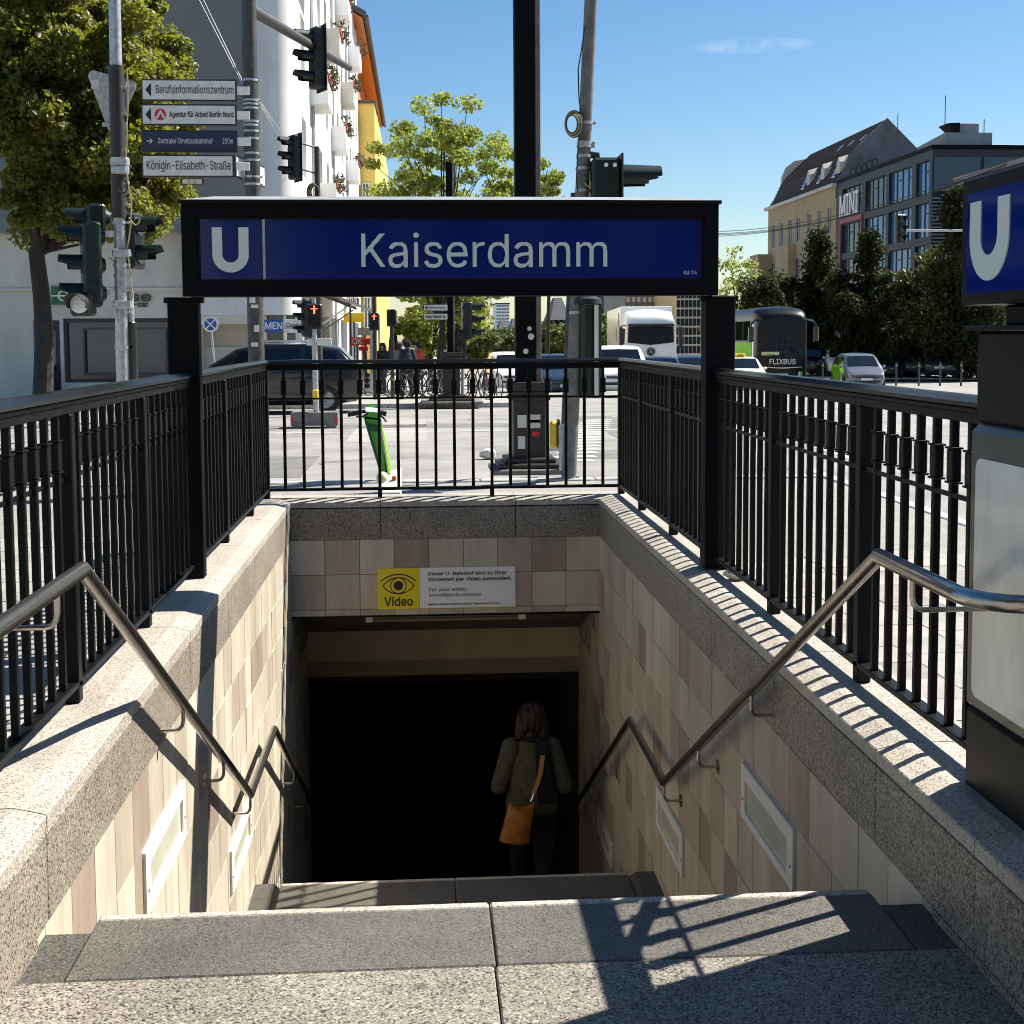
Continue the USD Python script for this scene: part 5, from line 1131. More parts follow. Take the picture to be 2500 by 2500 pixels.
def spire_house(label, u0_, u1_, ve, vr, Y, mt_):
    a, b = at(u0_, ve, Y), at(u1_, ve, Y); gz = ground(Y); zr_ = at(u0_, vr, Y)[2]; xm = (a[0] + b[0]) / 2; w_ = (b[0] - a[0]) * .18
    t = thing('distant_house', label, 'house', (xm, Y, gz))
    MB().box((a[0], Y, gz - 1), (b[0], Y + 14, a[2])).build('wall', mt_, t, smooth=False)
    MB().hull([(a[0] - .3, Y - .3, a[2]), (b[0] + .3, Y - .3, a[2]), (a[0] - .3, Y + 14, a[2]), (b[0] + .3, Y + 14, a[2]), (xm - w_, Y + 5, zr_), (xm + w_, Y + 5, zr_), (xm - w_, Y + 9, zr_), (xm + w_, Y + 9, zr_)]).build('roof', 'roof_dark', t, smooth=False)
    for i in range(4):
        for j in range(5):
            x = a[0] + (b[0] - a[0]) * (i + .5) / 4; z = gz + 3 + (a[2] - gz - 3) * (j + .5) / 5
            MB().box((x - .6, Y - .08, z - .9), (x + .6, Y - .002, z + .9)).build('window', 'window_glass', t, smooth=False)
spire_house('distant house with a steep roof left of the thick column', 940, 966, 632, 604, 260, 'render_grey')
spire_house('distant pale house with a steep roof close to the thick column', 966, 982, 628, 600, 240, 'render_white')
spire_house('distant house with a high dark roof right of the thick column', 1040, 1078, 612, 560, 220, 'gable_grey')
spire_house('low distant house at the far end of the left pavement', 885, 938, 640, 622, 300, 'render_beige')
# the other side of the square, behind the viewer
for i, (x0_, x1_, y_, h_, mt_) in enumerate(((-40, -6, -22, 19, 'render_grey'), (-4, 16, -26, 21, 'gable_grey'), (18, 60, -30, 20, 'facade_grey'))):
    t = thing('house_behind', ('grey rendered house behind the viewer at the left', 'dark plastered house straight behind the viewer', 'long grey house behind the viewer at the right')[i], 'house', ((x0_ + x1_) / 2, y_, 0))
    MB().box((x0_, y_ - 12, -1), (x1_, y_, h_)).build('wall', mt_, t, smooth=False)
    for a in np.arange(x0_ + 1.5, x1_ - 2, 3.2):
        for z in np.arange(3.5, h_ - 2, 3.3): MB().box((a, y_ + .002, z), (a + 1.4, y_ + .06, z + 1.9)).build('window', 'window_glass', t, smooth=False)
    MB().box((x0_ - .3, y_ - 12.3, h_), (x1_ + .3, y_ + .4, h_ + .5)).build('roof', 'roof_dark', t, smooth=False)
# ---------------------------------------------------------------- vehicles (own coordinates: front towards -y)
def loft(sec):
    """sec: list of (y, half-section [(x, z)...] from the bottom centre round to the top centre)."""
    n = len(sec[0][1]); V = []
    for y, h in sec: V += [(x, y, z) for x, z in h] + [(-x, y, z) for x, z in h[::-1][1:-1]]
    m = 2 * n - 2; F = []
    for i in range(len(sec) - 1):
        for j in range(m): F.append([i * m + j, i * m + (j + 1) % m, (i + 1) * m + (j + 1) % m, (i + 1) * m + j])
    tris = [[f[0], f[1], f[2]] for f in F] + [[f[0], f[2], f[3]] for f in F]
    tris += [[0, j + 1, j] for j in range(1, m - 1)] + [[(len(sec) - 1) * m, (len(sec) - 1) * m + j, (len(sec) - 1) * m + j + 1] for j in range(1, m - 1)]
    t = trimesh.Trimesh(V, tris, process=False); trimesh.repair.fix_normals(t)
    return t.vertices, t.faces
def wheel(t, x, y, r, s, w=.2):
    tyre = MB().lathe([(r * .62, -w / 2), (r * .93, -w / 2), (r, -w * .32), (r, w * .32), (r * .93, w / 2), (r * .62, w / 2)], (0, 0, 0), 22).move(lambda v: np.stack([v[:, 2] + x, v[:, 0] + y, v[:, 1] + r], 1)).build('wheel', 'tyre', t, local=True)
    rim = MB().lathe([(.001, w * .30), (r * .15, w * .32), (r * .2, w * .26), (r * .60, w * .30), (r * .645, w * .36), (r * .645, -w * .3)], (0, 0, 0), 18).move(lambda v: np.stack([v[:, 2] * s + x, v[:, 0] + y, v[:, 1] + r], 1))
    rim.build('rim', 'rim', tyre, local=True)
CARS = {'mpv': dict(L=4.45, W=1.80, H=1.62, st=[(0, .36, .60, .62, .76), (.02, .24, .68, .72, .86), (.09, .2, .80, .86, .95), (.20, .2, .92, 1.0, 1.0), (.38, .2, .96, 1.50, 1.0), (.50, .2, .98, 1.60, 1.0), (.70, .2, 1.0, 1.61, 1.0), (.88, .22, 1.02, 1.50, .98), (.97, .28, 1.0, 1.08, .93), (1, .40, .85, .90, .86)]),
        'saloon': dict(L=4.75, W=1.83, H=1.46, st=[(0, .36, .56, .58, .76), (.02, .24, .64, .68, .87), (.10, .19, .76, .82, .96), (.27, .19, .88, .94, 1.0), (.42, .19, .92, 1.40, 1.0), (.54, .19, .93, 1.46, 1.0), (.70, .19, .94, 1.42, 1.0), (.85, .2, .96, 1.04, .98), (.97, .26, .94, .98, .93), (1, .40, .80, .84, .86)]),
        'suv': dict(L=4.6, W=1.86, H=1.70, st=[(0, .42, .72, .74, .78), (.02, .30, .82, .86, .88), (.09, .26, .94, 1.0, .96), (.24, .25, 1.04, 1.10, 1.0), (.37, .25, 1.07, 1.60, 1.0), (.50, .25, 1.08, 1.69, 1.0), (.74, .25, 1.10, 1.70, 1.0), (.90, .27, 1.12, 1.56, .98), (.98, .32, 1.08, 1.14, .93), (1, .45, .9, .95, .86)])}
def section(zb, zbelt, zt, w, W):
    h = W / 2 * w; cab = zt - zbelt > .25; wt = h * (.80 if cab else .93)
    return [(0, zb), (h * .86, zb), (h * .97, zb + .12), (h, zb + (zbelt - zb) * .55), (h * .985, zbelt - .02), (wt + (h * .97 - wt) * .0 if not cab else wt, zt - (.07 if cab else .02)), (wt * .82, zt - .015), (wt * .4, zt), (0, zt + .004)]
def car(kind, label, color, loc, rz, group=None, name='parked_car', taxi=False, patch=None, plate='B', lights=True):
    K = CARS[kind]; L, W = K['L'], K['W']
    t = thing(name, label, 'car', loc, rz, group)
    sec = [(f * L - L / 2, section(zb, ze, zt, w, W)) for f, zb, ze, zt, w in K['st']]
    MB().raw(*loft(sec)).build('body', color, t, local=True, smooth=50)
    cab = [i for i, s in enumerate(K['st']) if s[3] - s[2] > .25]
    i0, i1 = cab[0] - 1, cab[-1] + 1
    off = np.array
    def pt(i, j, s=1, o=.008):
        y, h = sec[i]; x, z = h[j]; return np.array([s * (x + o), y, z + (o if j >= 6 else 0)])
    def quads(name_, pts): MB().raw(np.array(pts), [[0, 1, 2, 3], [3, 2, 1, 0]]).build(name_, 'car_glass', t, local=True, smooth=False)
    for (ia, ib, nm) in ((i0, cab[0], 'windscreen'), (cab[-1], i1, 'rear_window')):
        A = [pt(ia, 6, -1), pt(ia, 8, 1, 0), pt(ia, 6, 1)]; B = [pt(ib, 6, -1), pt(ib, 8, 1, 0), pt(ib, 6, 1)]
        A = [(a * .92 + b * .08) for a, b in zip(A, B)]; B2 = [(b * .94 + a * .06) for a, b in zip(A, B)]
        sgn = -1 if nm == 'windscreen' else 1
        P = np.array(A + B2); P[:, 1] += sgn * .012; P[:, 2] += .012
        MB().raw(P, [[0, 1, 4, 3], [1, 2, 5, 4], [3, 4, 1, 0], [4, 5, 2, 1]]).build(nm, 'car_glass', t, local=True)
    for s in (1, -1):
        for a, b in zip(cab[:-1], cab[1:]):
            lo0, lo1, hi0, hi1 = pt(a, 4, s), pt(b, 4, s), pt(a, 5, s), pt(b, 5, s)
            if a == cab[0]: lo0 = lo0 * .75 + pt(i0, 4, s) * .25
            k = .06; q = [lo0 * (1 - k) + lo1 * k, lo1 * (1 - k) + lo0 * k, hi1 * (1 - k) + hi0 * k, hi0 * (1 - k) + hi1 * k]
            q = [q[0] * .9 + q[3] * .1, q[1] * .9 + q[2] * .1, q[2] * .9 + q[1] * .1, q[3] * .9 + q[0] * .1]
            quads('side_window', q)
        for yy in (-L * .5 + .85, L * .5 - .82): wheel(t, s * (W / 2 - .085), yy, .325 if kind != 'suv' else .36, s)
        y, h = sec[1]; z = h[4][1] + .02
        MB().hull([(s * W * .30, sec[0][0] - .012 + .03, z - .15), (s * W * .43, sec[1][0] + .01, z - .14), (s * W * .45, sec[2][0] + .02, z - .02), (s * W * .29, sec[1][0] - .03, z - .03), (s * W * .30, sec[1][0] + .1, z - .15), (s * W * .43, sec[2][0], z - .1)]).build('headlight', 'lamp_clear', t, local=True)
        MB().hull([(s * W * .36, L / 2 + .006, z - .06), (s * W * .44, L / 2 - .06, z - .06), (s * W * .36, L / 2 + .006, z + .12), (s * W * .44, L / 2 - .06, z + .12), (s * W * .38, L / 2 - .1, z)]).build('tail_light', 'red_sign', t, local=True)
        yc, zc = sec[i0][0] + .35, sec[i0][1][5][1] + .04
        MB().ball((s * (W / 2 + .07), yc, zc), (.09, .05, .065), 1).build('mirror', color, t, local=True)
    z = sec[1][1][4][1]
    MB().box((-W * .28, sec[0][0] - .012, z - .13), (W * .28, sec[0][0] + .05, z - .05), .01).build('grille', 'dark_frame', t, local=True)
    MB().box((-W * .33, sec[0][0] - .008, z - .34), (W * .33, sec[0][0] + .05, z - .24), .01).build('grille', 'dark_frame', t, local=True)
    p_ = MB().box((-.26, sec[0][0] - .022, z - .235), (.26, sec[0][0] - .005, z - .135), .002).build('number_plate', 'plate_white', t, local=True, smooth=False)
    if taxi:
        MB().box((-.24, -.1, K['H'] - .01), (.24, .08, K['H'] + .14), .03).build('taxi_sign', 'yellow', t, local=True)
        MB().text('TAXI', .085, (0, -.102, K['H'] + .02), align='center', bold=True, depth=.003).build('lettering', 'print_black', t, local=True, smooth=False)
    if patch:
        a, b = sec[3], sec[6]
        for s in (-1,):
            MB().raw([(s * (W / 2 + .006), y, z) for y, z in ((-.7, .45), (.2, .28), (1.5, .45), (1.75, 1.0), (.3, .985), (-.25, .93))], [[0, 1, 2], [0, 2, 3], [0, 3, 4], [0, 4, 5], [2, 1, 0], [3, 2, 0], [4, 3, 0], [5, 4, 0]]).build('lime_panel', 'lime', t, local=True, smooth=False)
            MB().raw([(s * (W / 2 * .985 + .010), .55, .99), (s * (W / 2 * .985 + .010), 1.35, 1.0), (s * (W * .43), 1.2, 1.3), (s * (W * .43), .6, 1.3)], [[0, 1, 2, 3], [3, 2, 1, 0]]).build('lime_window_film', 'lime', t, local=True, smooth=False)
    return t
def vloc(u, Y): q = at(u, 640, Y); return (q[0], Y, ground(Y) - .115)
car('mpv', 'silver people carrier with lime green flank waiting at the right', 'car_silver', vloc(1619, 60), math.radians(-8), name='people_carrier', patch=True)
car('saloon', 'pale taxi with roof sign beside the coach', 'car_taxi', vloc(1396, 58), math.radians(-4), name='taxi', taxi=True)
car('suv', 'white car at the crossing, nearest left of the railing corner', 'car_white', vloc(1165, 44), math.radians(-4), name='white_car')
car('suv', 'white off-roader with dark grille left of the thick column', 'car_white', vloc(962, 56), math.radians(3), name='white_car')
car('saloon', 'blue car behind the leaning pole', 'car_blue', vloc(1052, 46), math.radians(2), name='blue_car')
car('saloon', 'dark car before the white lorry, only its roof above the railing', 'car_black', vloc(1246, 56), math.radians(-8), name='dark_car')
car('mpv', 'blue-grey car right of the lorry, half hidden by the sign post', 'car_blue', vloc(1300, 64), math.radians(-6), name='blue_car')
dark_car = car('mpv', 'black car with bright roof rail crossing in front of the corner shop', 'car_black', (at(502, 640, 31)[0], 31.0, ground(31) - .115), math.radians(-90), name='black_car')
for s_ in (-1, 1): MB().tube([(s_ * .66, -.15, 1.56), (s_ * .66, -.05, 1.645), (s_ * .66, 1.25, 1.645), (s_ * .66, 1.4, 1.54)], .022, 8).build('roof_rail', 'chrome', dark_car, local=True)
for i, (u, Y, kind, col, lab) in enumerate(((1541, 80, 'suv', 'car_black', 'dark car parked behind the lime green people carrier'), (1690, 76, 'saloon', 'car_black', 'dark parked car, leftmost behind the row of bollards'), (1740, 76, 'suv', 'car_blue', 'blue parked car behind the bollards'), (1795, 74, 'suv', 'car_blue', 'blue-grey parked car behind the bollards nearest the pillar'), (1583, 79, 'suv', 'car_white', 'white van roof behind the lime green people carrier'))):
    q = at(u, 640, Y); t = car(kind, lab, col, (q[0], Y, ground(Y) + .0), math.radians(-38 if i not in (4,) else -10), group='cars parked under the trees on the right')
bl0 = None
for i, (u, v) in enumerate(((1553, 718), (1583, 719), (1692, 722), (1735, 722), (1775, 725), (1815, 727), (1848, 729))):
    Y = 66.0 - i * .6; q = at(u, 640, Y); loc = (q[0], Y, ground(Y) - .1)
    if bl0 is None:
        bl0 = thing('bollard', 'thin dark bollard between the coach and the lime green people carrier', 'bollard', loc, group='bollards in a row on the right')
        MB().lathe([(.05, 0), (.05, 1.14), (.04, 1.17), (.001, 1.18)], (0, 0, 0), 10).build('post', 'pole_grey', bl0, local=True)
        MB().lathe([(.053, .98), (.053, 1.04)], (0, 0, 0), 10).build('band', 'galvanised', bl0, local=True)
    else: copy(bl0, loc, label=['', 'thin dark bollard close left of the lime green people carrier', 'bollard right of the silver car, third in the row from the left', 'fourth bollard of the row, before the leftmost dark parked car', 'fifth bollard of the row before the blue parked car', 'sixth bollard of the row, second from the pillar', 'last bollard of the row, beside the pillar'][i])
# coach
Y = 62.0; q = at(1476, 640, Y)
bus = thing('coach', 'black and lime green FLIXBUS coach facing the crossing', 'bus', (q[0], Y, ground(Y) - .115), math.radians(-2))
def bsec(w, zt, zb=.35, rr_=.35): return [(0, zb), (w * .9, zb), (w, zb + .12), (w, 1.3), (w, zt - rr_ * 1.6), (w - rr_ * .22, zt - rr_ * .65), (w - rr_ * .75, zt - rr_ * .2), (w * .45, zt), (0, zt + .03)]
sec = [(0, bsec(1.08, 3.30)), (.10, bsec(1.20, 3.52)), (.45, bsec(1.275, 3.78)), (1.2, bsec(1.275, 3.86)), (12.0, bsec(1.275, 3.84)), (12.3, bsec(1.2, 3.7))]
MB().raw(*loft(sec)).build('body', 'bus_black', bus, local=True, smooth=50)
W2 = np.array([(-1.0, -.03, 1.55), (0, -.06, 1.53), (1.0, -.03, 1.55), (-1.08, .03, 2.4), (0, -.03, 2.4), (1.08, .03, 2.4), (-1.02, .14, 3.18), (0, .06, 3.22), (1.02, .14, 3.18)])
MB().raw(W2, [[0, 1, 4, 3], [1, 2, 5, 4], [3, 4, 7, 6], [4, 5, 8, 7]]).build('windscreen', 'car_glass', bus, local=True)
MB().box((-1.0, -.055, 1.56), (-.15, -.04, 1.72), .01).build('destination_board', 'scooter_pale', bus, local=True)
for s in (-1, 1):
    MB().box((s * 1.279, .9, .7), (s * 1.284, 11.8, 2.15)).build('lime_side', 'lime', bus, local=True, smooth=False)
    for k in range(6): MB().box((s * 1.278, 1.2 + k * 1.75, 2.25), (s * 1.282, 2.85 + k * 1.75, 3.2)).build('side_window', 'lens_side', bus, local=True, smooth=False)
    for y in (2.6, 9.3): wheel(bus, s * 1.14, y, .5, s, .3)
    MB().hull([(s * .75, -.06, .55), (s * 1.12, .1, .55), (s * 1.14, .12, .85), (s * .8, -.04, .78), (s * .75, .1, .55), (s * 1.12, .2, .7)]).build('headlight', 'lamp_clear', bus, local=True)
    MB().hull([(s * .78, -.055, .36), (s * 1.14, .08, .36), (s * 1.2, .12, .98), (s * .95, -.02, .8), (s * 1.2, .3, .4), (s * .8, .1, .4)]).build('lime_corner', 'lime', bus, local=True)
    MB().tube([(s * 1.05, .25, 3.25), (s * 1.35, -.1, 3.22), (s * 1.52, -.2, 3.05), (s * 1.55, -.22, 2.9)], .05, 8).build('mirror_arm', 'car_black', bus, local=True)
    MB().box((s * 1.55 - .13, -.3, 2.2), (s * 1.55 + .13, -.12, 2.92), .05).build('mirror', 'car_black', bus, local=True)
MB().text('FLIXBUS', .24, (0, -.085, 1.14), align='center', bold=True, depth=.01, width=1.25).build('lettering', 'sign_white', bus, local=True, smooth=False)
MB().text('MAN', .10, (0, -.045, .60), align='center', bold=True, depth=.01, width=.55).build('lettering', 'chrome', bus, local=True, smooth=False)
MB().hull([(-.95, -.05, .98), (.95, -.05, .98), (0, -.11, .93), (-.95, -.05, 1.01), (.95, -.05, 1.01), (0, -.11, .97)]).build('chrome_strip', 'chrome', bus, local=True)
for s in (-1, 1): MB().tube([(s * .1, -.07, 1.52), (s * .75, -.07, 1.62)], .012, 6).build('wiper', 'dark_frame', bus, local=True)
MB().box((1.15, .5, 1.0), (1.29, .75, 3.1), .02).build('white_pillar', 'car_white', bus, local=True)
MB().box((-1.29, .5, 1.0), (-1.15, .75, 3.1), .02).build('white_pillar', 'car_white', bus, local=True)
# lorry
Y = 63.0; q = at(1228, 640, Y)
tr = thing('lorry', 'white lorry with a black windscreen and a box trailer', 'lorry', (q[0], Y, ground(Y) - .115), math.radians(-5))
sec = [(0, [(0, .4), (1.08, .4), (1.17, .6), (1.2, 1.2), (1.2, 1.95), (1.16, 3.02), (.9, 3.10), (.4, 3.12), (0, 3.12)]), (.25, [(0, .4), (1.2, .4), (1.24, .6), (1.24, 1.2), (1.24, 1.95), (1.2, 3.1), (1.02, 3.5), (.4, 3.6), (0, 3.62)]), (1.2, [(0, .4), (1.2, .4), (1.24, .6), (1.24, 1.2), (1.24, 1.85), (1.2, 2.9), (1.1, 3.7), (.4, 3.82), (0, 3.84)]), (2.3, [(0, .4), (1.2, .4), (1.24, .6), (1.24, 1.2), (1.24, 1.85), (1.2, 2.9), (1.12, 3.72), (.4, 3.84), (0, 3.86)])]
MB().raw(*loft(sec)).build('cab', 'car_white', tr, local=True, smooth=50)
P = np.array([(-1.1, -.025, 2.22), (0, -.035, 2.1), (1.1, -.025, 2.22), (-1.08, -.02, 2.98), (0, -.03, 3.02), (1.08, -.02, 2.98)])
MB().raw(P, [[0, 1, 4, 3], [1, 2, 5, 4]]).build('windscreen', 'car_glass', tr, local=True)
MB().box((-1.1, -.16, 3.0), (1.1, .06, 3.13), .03).build('sun_visor', 'dark_frame', tr, local=True)
c_ = (0, 1.78)
MB().prism(shapely.Point(*c_).buffer(.21, 24), 'y', -.05, -.012).build('emblem_disc', 'dark_frame', tr, local=True, smooth=False)
star = shapely.union_all([Polygon([(c_[0] + .17 * math.cos(a), c_[1] + .17 * math.sin(a)), (c_[0] + .03 * math.cos(a + 1.05), c_[1] + .03 * math.sin(a + 1.05)), (c_[0], c_[1]), (c_[0] + .03 * math.cos(a - 1.05), c_[1] + .03 * math.sin(a - 1.05))]) for a in (math.pi / 2, math.pi / 2 + 2.094, math.pi / 2 - 2.094)]).union(shapely.Point(*c_).buffer(.19, 24).difference(shapely.Point(*c_).buffer(.172, 24)))
MB().prism(star, 'y', -.058, -.0505).build('emblem', 'chrome', tr, local=True, smooth=False)
MB().box((-1.0, -.03, .5), (1.0, .02, 1.0), .03).build('grille', 'dark_frame', tr, local=True)
for s in (-1, 1):
    MB().box((s * 1.42 - .1, -.1, 2.0), (s * 1.42 + .1, .12, 3.0), .05).build('mirror', 'dark_frame', tr, local=True)
    MB().tube([(s * 1.2, .3, 3.03), (s * 1.42, .0, 3.03)], .03, 6).build('mirror_arm', 'dark_frame', tr, local=True)
    MB().box((s * 1.19, .45, 2.15), (s * 1.245, 1.15, 2.9), .02).build('side_window', 'car_glass', tr, local=True)
    MB().hull([(s * .8, -.03, .75), (s * 1.14, .02, .75), (s * 1.14, .02, 1.0), (s * .85, -.03, .95), (s * .8, .1, .8), (s * 1.18, .2, .8)]).build('headlight', 'lamp_clear', tr, local=True)
    for y in (1.4, 5.2, 11.5, 12.8): wheel(tr, s * 1.1, y, .5, s, .3)
tb = MB().box((-1.27, 2.75, 1.1), (1.27, 15.5, 4.0), .03).build('trailer', 'car_white', tr, local=True)
for k, z in enumerate((3.3, 2.6)): MB().box((-1.279, 4 + k * 2, z - .3), (-1.273, 4.7 + k * 2, z + .4)).build('print', 'print_black', tb, local=True, smooth=False)
MB().text('TRANSPORT', .5, (-1.276, 9.5, 2.2), ex=(0, -1, 0), width=3.5, bold=True, depth=.003).build('lettering', 'print_black', tb, local=True, smooth=False) if False else None

# ---------------------------------------------------------------- scooter
sb = at(735, 925, 10.35); sc = thing('scooter', 'green and white electric scooter parked behind the cross railing', 'scooter', (sb[0], 10.35, 0))
def sp(u, v, Y=10.3): return at(u, v, Y)
tp, bt = sp(700, 792), sp(728, 900)
MB().hull([sp(685, 785), sp(719, 790), sp(735, 892), sp(717, 893), sp(685, 785, 10.42), sp(719, 790, 10.42), sp(735, 892, 10.42), sp(717, 893, 10.42)]).build('stem_cover', 'scooter_green', sc)
MB().hull([sp(719, 792), sp(724, 830), sp(737, 895), sp(728, 895), sp(719, 792, 10.36), sp(728, 830, 10.5), sp(741, 893, 10.5), sp(730, 895, 10.5)]).build('side_cover', 'lime', sc)
MB().hull([sp(693, 763), sp(715, 765), sp(718, 793), sp(688, 790), sp(693, 763, 10.4), sp(715, 765, 10.4), sp(718, 793, 10.4), sp(688, 790, 10.4)]).build('head_tube', 'scooter_green', sc)
MB().tube([sp(660, 781), sp(676, 777), sp(697, 776, 10.35), sp(716, 777), sp(727, 780)], .014, 10).build('handlebar', 'dark_frame', sc)
for a, b in ((656, 678), (719, 729)): MB().cyl(sp(a, 782 if a < 700 else 778), sp(b, 778 if a < 700 else 781), .021, n=10).build('grip', 'tyre', sc)
MB().tube([sp(672, 786), sp(684, 786), sp(694, 780)], .008, 6).build('brake_lever', 'dark_frame', sc)
MB().tube([sp(716, 783), sp(724, 789), sp(729, 796)], .008, 6).build('brake_lever', 'dark_frame', sc)
MB().hull([sp(690, 768), sp(712, 770), sp(690, 774), sp(712, 776), sp(690, 768, 10.25), sp(712, 770, 10.25), sp(690, 776, 10.2), sp(712, 778, 10.2)]).build('display', 'scooter_white', sc)
wc = sp(728, 905, 10.15)
MB().ball(sp(722, 903, 10.25), (.05, .06, .055), 2).build('lamp', 'scooter_pale', sc)
MB().lathe([(.05, -.03), (.10, -.035), (.12, 0), (.10, .035), (.05, .03)], (0, 0, 0), 20).move(lambda v: np.stack([v[:, 2] + sb[0] + .01, v[:, 0] + 10.15, v[:, 1] + .122], 1)).build('wheel', 'tyre', sc)
MB().hull([(sb[0] - .07, 10.0, .16), (sb[0] + .09, 10.0, .16), (sb[0] - .07, 10.35, .2), (sb[0] + .09, 10.35, .2), (sb[0] - .06, 10.05, .30), (sb[0] + .09, 10.05, .30), (sb[0] - .05, 10.35, .42), (sb[0] + .1, 10.35, .46)]).build('mudguard', 'scooter_white', sc)
MB().tube([sp(690, 795, 10.285), sp(719, 892, 10.285)], .010, 8).build('trim', 'shop_green', sc)
MB().tube([sp(717, 796, 10.285), sp(733, 892, 10.285)], .008, 8).build('trim', 'scooter_pale', sc)
MB().hull([sp(696, 800, 10.282), sp(712, 802, 10.282), sp(714, 815, 10.282), sp(699, 814, 10.282), sp(700, 806, 10.27)]).build('plate', 'shop_green', sc)
MB().cbox(sp(744, 905, 10.2), (.035, .02, .06), .006).build('reflector', 'orange', sc)
MB().cbox((sb[0] + .0, 10.0 - .008, .22), (.05, .01, .07), .003).build('sticker', 'print_black', sc)
MB().box((sb[0] - .08, 10.35, .10), (sb[0] + .10, 11.05, .18), .02).build('deck', 'scooter_white', sc)
MB().lathe([(.05, -.03), (.10, -.035), (.12, 0), (.10, .035), (.05, .03)], (0, 0, 0), 20).move(lambda v: np.stack([v[:, 2] + sb[0] + .01, v[:, 0] + 11.15, v[:, 1] + .122], 1)).build('wheel', 'tyre', sc)
# ---------------------------------------------------------------- small things
r0 = np.random.default_rng(3)
def lump(name, label, cat, c, size, mt_, seed):
    m = trimesh.creation.icosphere(3); v = m.vertices; n = meshkit.fbm(v * 1.7 + seed, 4, seed)
    v = v * (0.62 + .75 * n)[:, None] * np.array(size); v[:, 2] -= v[:, 2].min()
    t = thing(name, label, cat, c); MB().raw(v, m.faces).build('paper', mt_, t, local=True, smooth=25)
lump('crumpled_tissue', 'crumpled tissue lying on the right coping under the near railing', 'litter', (1.49, 6.16, .315), (.055, .04, .03), 'litter_white', 2)
c_ = at(949, 806, 14.3); lump('litter_bag', 'pale crumpled bag on the road left of the thick column', 'litter', (c_[0], 17.6, ground(17.6) - .12), (.11, .085, .07), 'litter_white', 5)
c_ = at(1044, 820, 15.2); t = thing('marker_bag', 'yellow and black case leaning by the thick column', 'bag', c_)
MB().cbox(c_, (.09, .12, .32), .03).build('yellow_side', 'yellow', t); MB().cbox(c_ + (.062, 0, .01), (.035, .13, .34), .012).build('black_side', 'dark_frame', t)
# bicycles
def bicycle(label, loc, rz, col, group=None):
    t = thing('bicycle', label, 'bicycle', loc, rz, group)
    T = lambda name, pts, r, mt_: MB().tube(pts, r, 8).build(name, mt_, t, local=True)
    for y in (-.53, .53):
        w_ = MB().tube([(0, y + .34 * math.cos(a), .35 + .34 * math.sin(a)) for a in np.linspace(0, 6.2832, 25)], .018, 6).build('wheel', 'tyre', t, local=True)
        s_ = MB()
        for k in range(8): a = k * math.pi / 4; s_.tube([(0, y, .35), (0, y + .33 * math.cos(a), .35 + .33 * math.sin(a))], .004, 4)
        s_.build('spokes', 'rim', w_, local=True)
    f = MB()
    for a, b in (((0, -.08, .3), (0, .16, .85)), ((0, -.08, .3), (0, -.38, .78)), ((0, .14, .8), (0, -.37, .84)), ((0, .53, .35), (0, -.08, .3)), ((0, .53, .35), (0, .15, .8)), ((0, -.36, .95), (0, -.53, .35))): f.tube([a, b], .016, 8)
    f.build('frame', col, t, local=True)
    T('handlebar', [(-.28, -.28, 1.0), (-.1, -.38, 1.02), (.1, -.38, 1.02), (.28, -.28, 1.0)], .013, 'dark_frame')
    MB().hull([(-.06, .28, .92), (.06, .28, .92), (0, .02, .9), (-.06, .28, .96), (.06, .28, .96), (0, .02, .93)]).build('saddle', 'dark_frame', t, local=True)
    return t
for i, (u, Y, a, c, lab) in enumerate(((790, 36, 85, 'dark_frame', 'bicycle parked flat to the viewer left of the slender column'), (815, 37.5, 60, 'car_blue', 'bicycle leaning among others just left of the slender column'), (824, 36.5, 30, 'rim', 'grey bicycle parked nearly end-on at the slender column'), (905, 35, 20, 'dark_frame', 'bicycle parked end-on right of the slender column'), (918, 36, 12, 'red_sign', 'second bicycle end-on right of the slender column'))):
    q = at(u, 640, Y); bicycle(lab, (q[0], Y, ground(Y)), math.radians(a), c)
bk = '/World/bicycle'
for i, (u, Y, a, lab) in enumerate(((775, 38.5, 95, 'bicycle leaning left of the others by the people under the tree'), (838, 38, 70, 'bicycle mostly hidden behind the slender column'), (893, 37, 40, 'bicycle turned sideways right of the slender column base'), (930, 38, 15, 'bicycle end-on, rightmost of those by the slender column'))):
    q = at(u, 640, Y); copy(bk, (q[0], Y, ground(Y)), math.radians(a), label=lab)
for i, (u, Y, lab) in enumerate(((742, 52, 'closed dark parasol standing on the left pavement behind the people'), (808, 55, 'closed dark parasol farther back under the lower leafy tree'))):
    q = at(u, 640, Y); g_ = ground(Y); t = thing('parasol', lab, 'parasol', (q[0], Y, g_))
    MB().lathe([(.02, .9), (.16, 1.0), (.22, 1.5), (.12, 2.4), (.02, 2.6)], (q[0], Y, g_), 10).build('cloth', 'clothes_dark', t); MB().cyl((q[0], Y, g_), (q[0], Y, g_ + 2.7), .025, n=8).build('pole', 'pole_grey', t)
for i, (u, Y) in enumerate(((762, 50), (796, 50.5), (726, 49.5))):
    q = at(u, 640, Y); g_ = ground(Y); t = thing('cafe_table', ('dark pavement table by the people under the tree', 'dark pavement table farther right under the tree', 'dark pavement table nearest the menu board')[i], 'table', (q[0], Y, g_))
    MB().lathe([(.001, .72), (.42, .72), (.42, .75), (.001, .75)], (q[0], Y, g_), 16).build('table_top', 'concrete_dark', t); MB().cyl((q[0], Y, g_), (q[0], Y, g_ + .72), .04, n=8).build('leg', 'pole_grey', t)
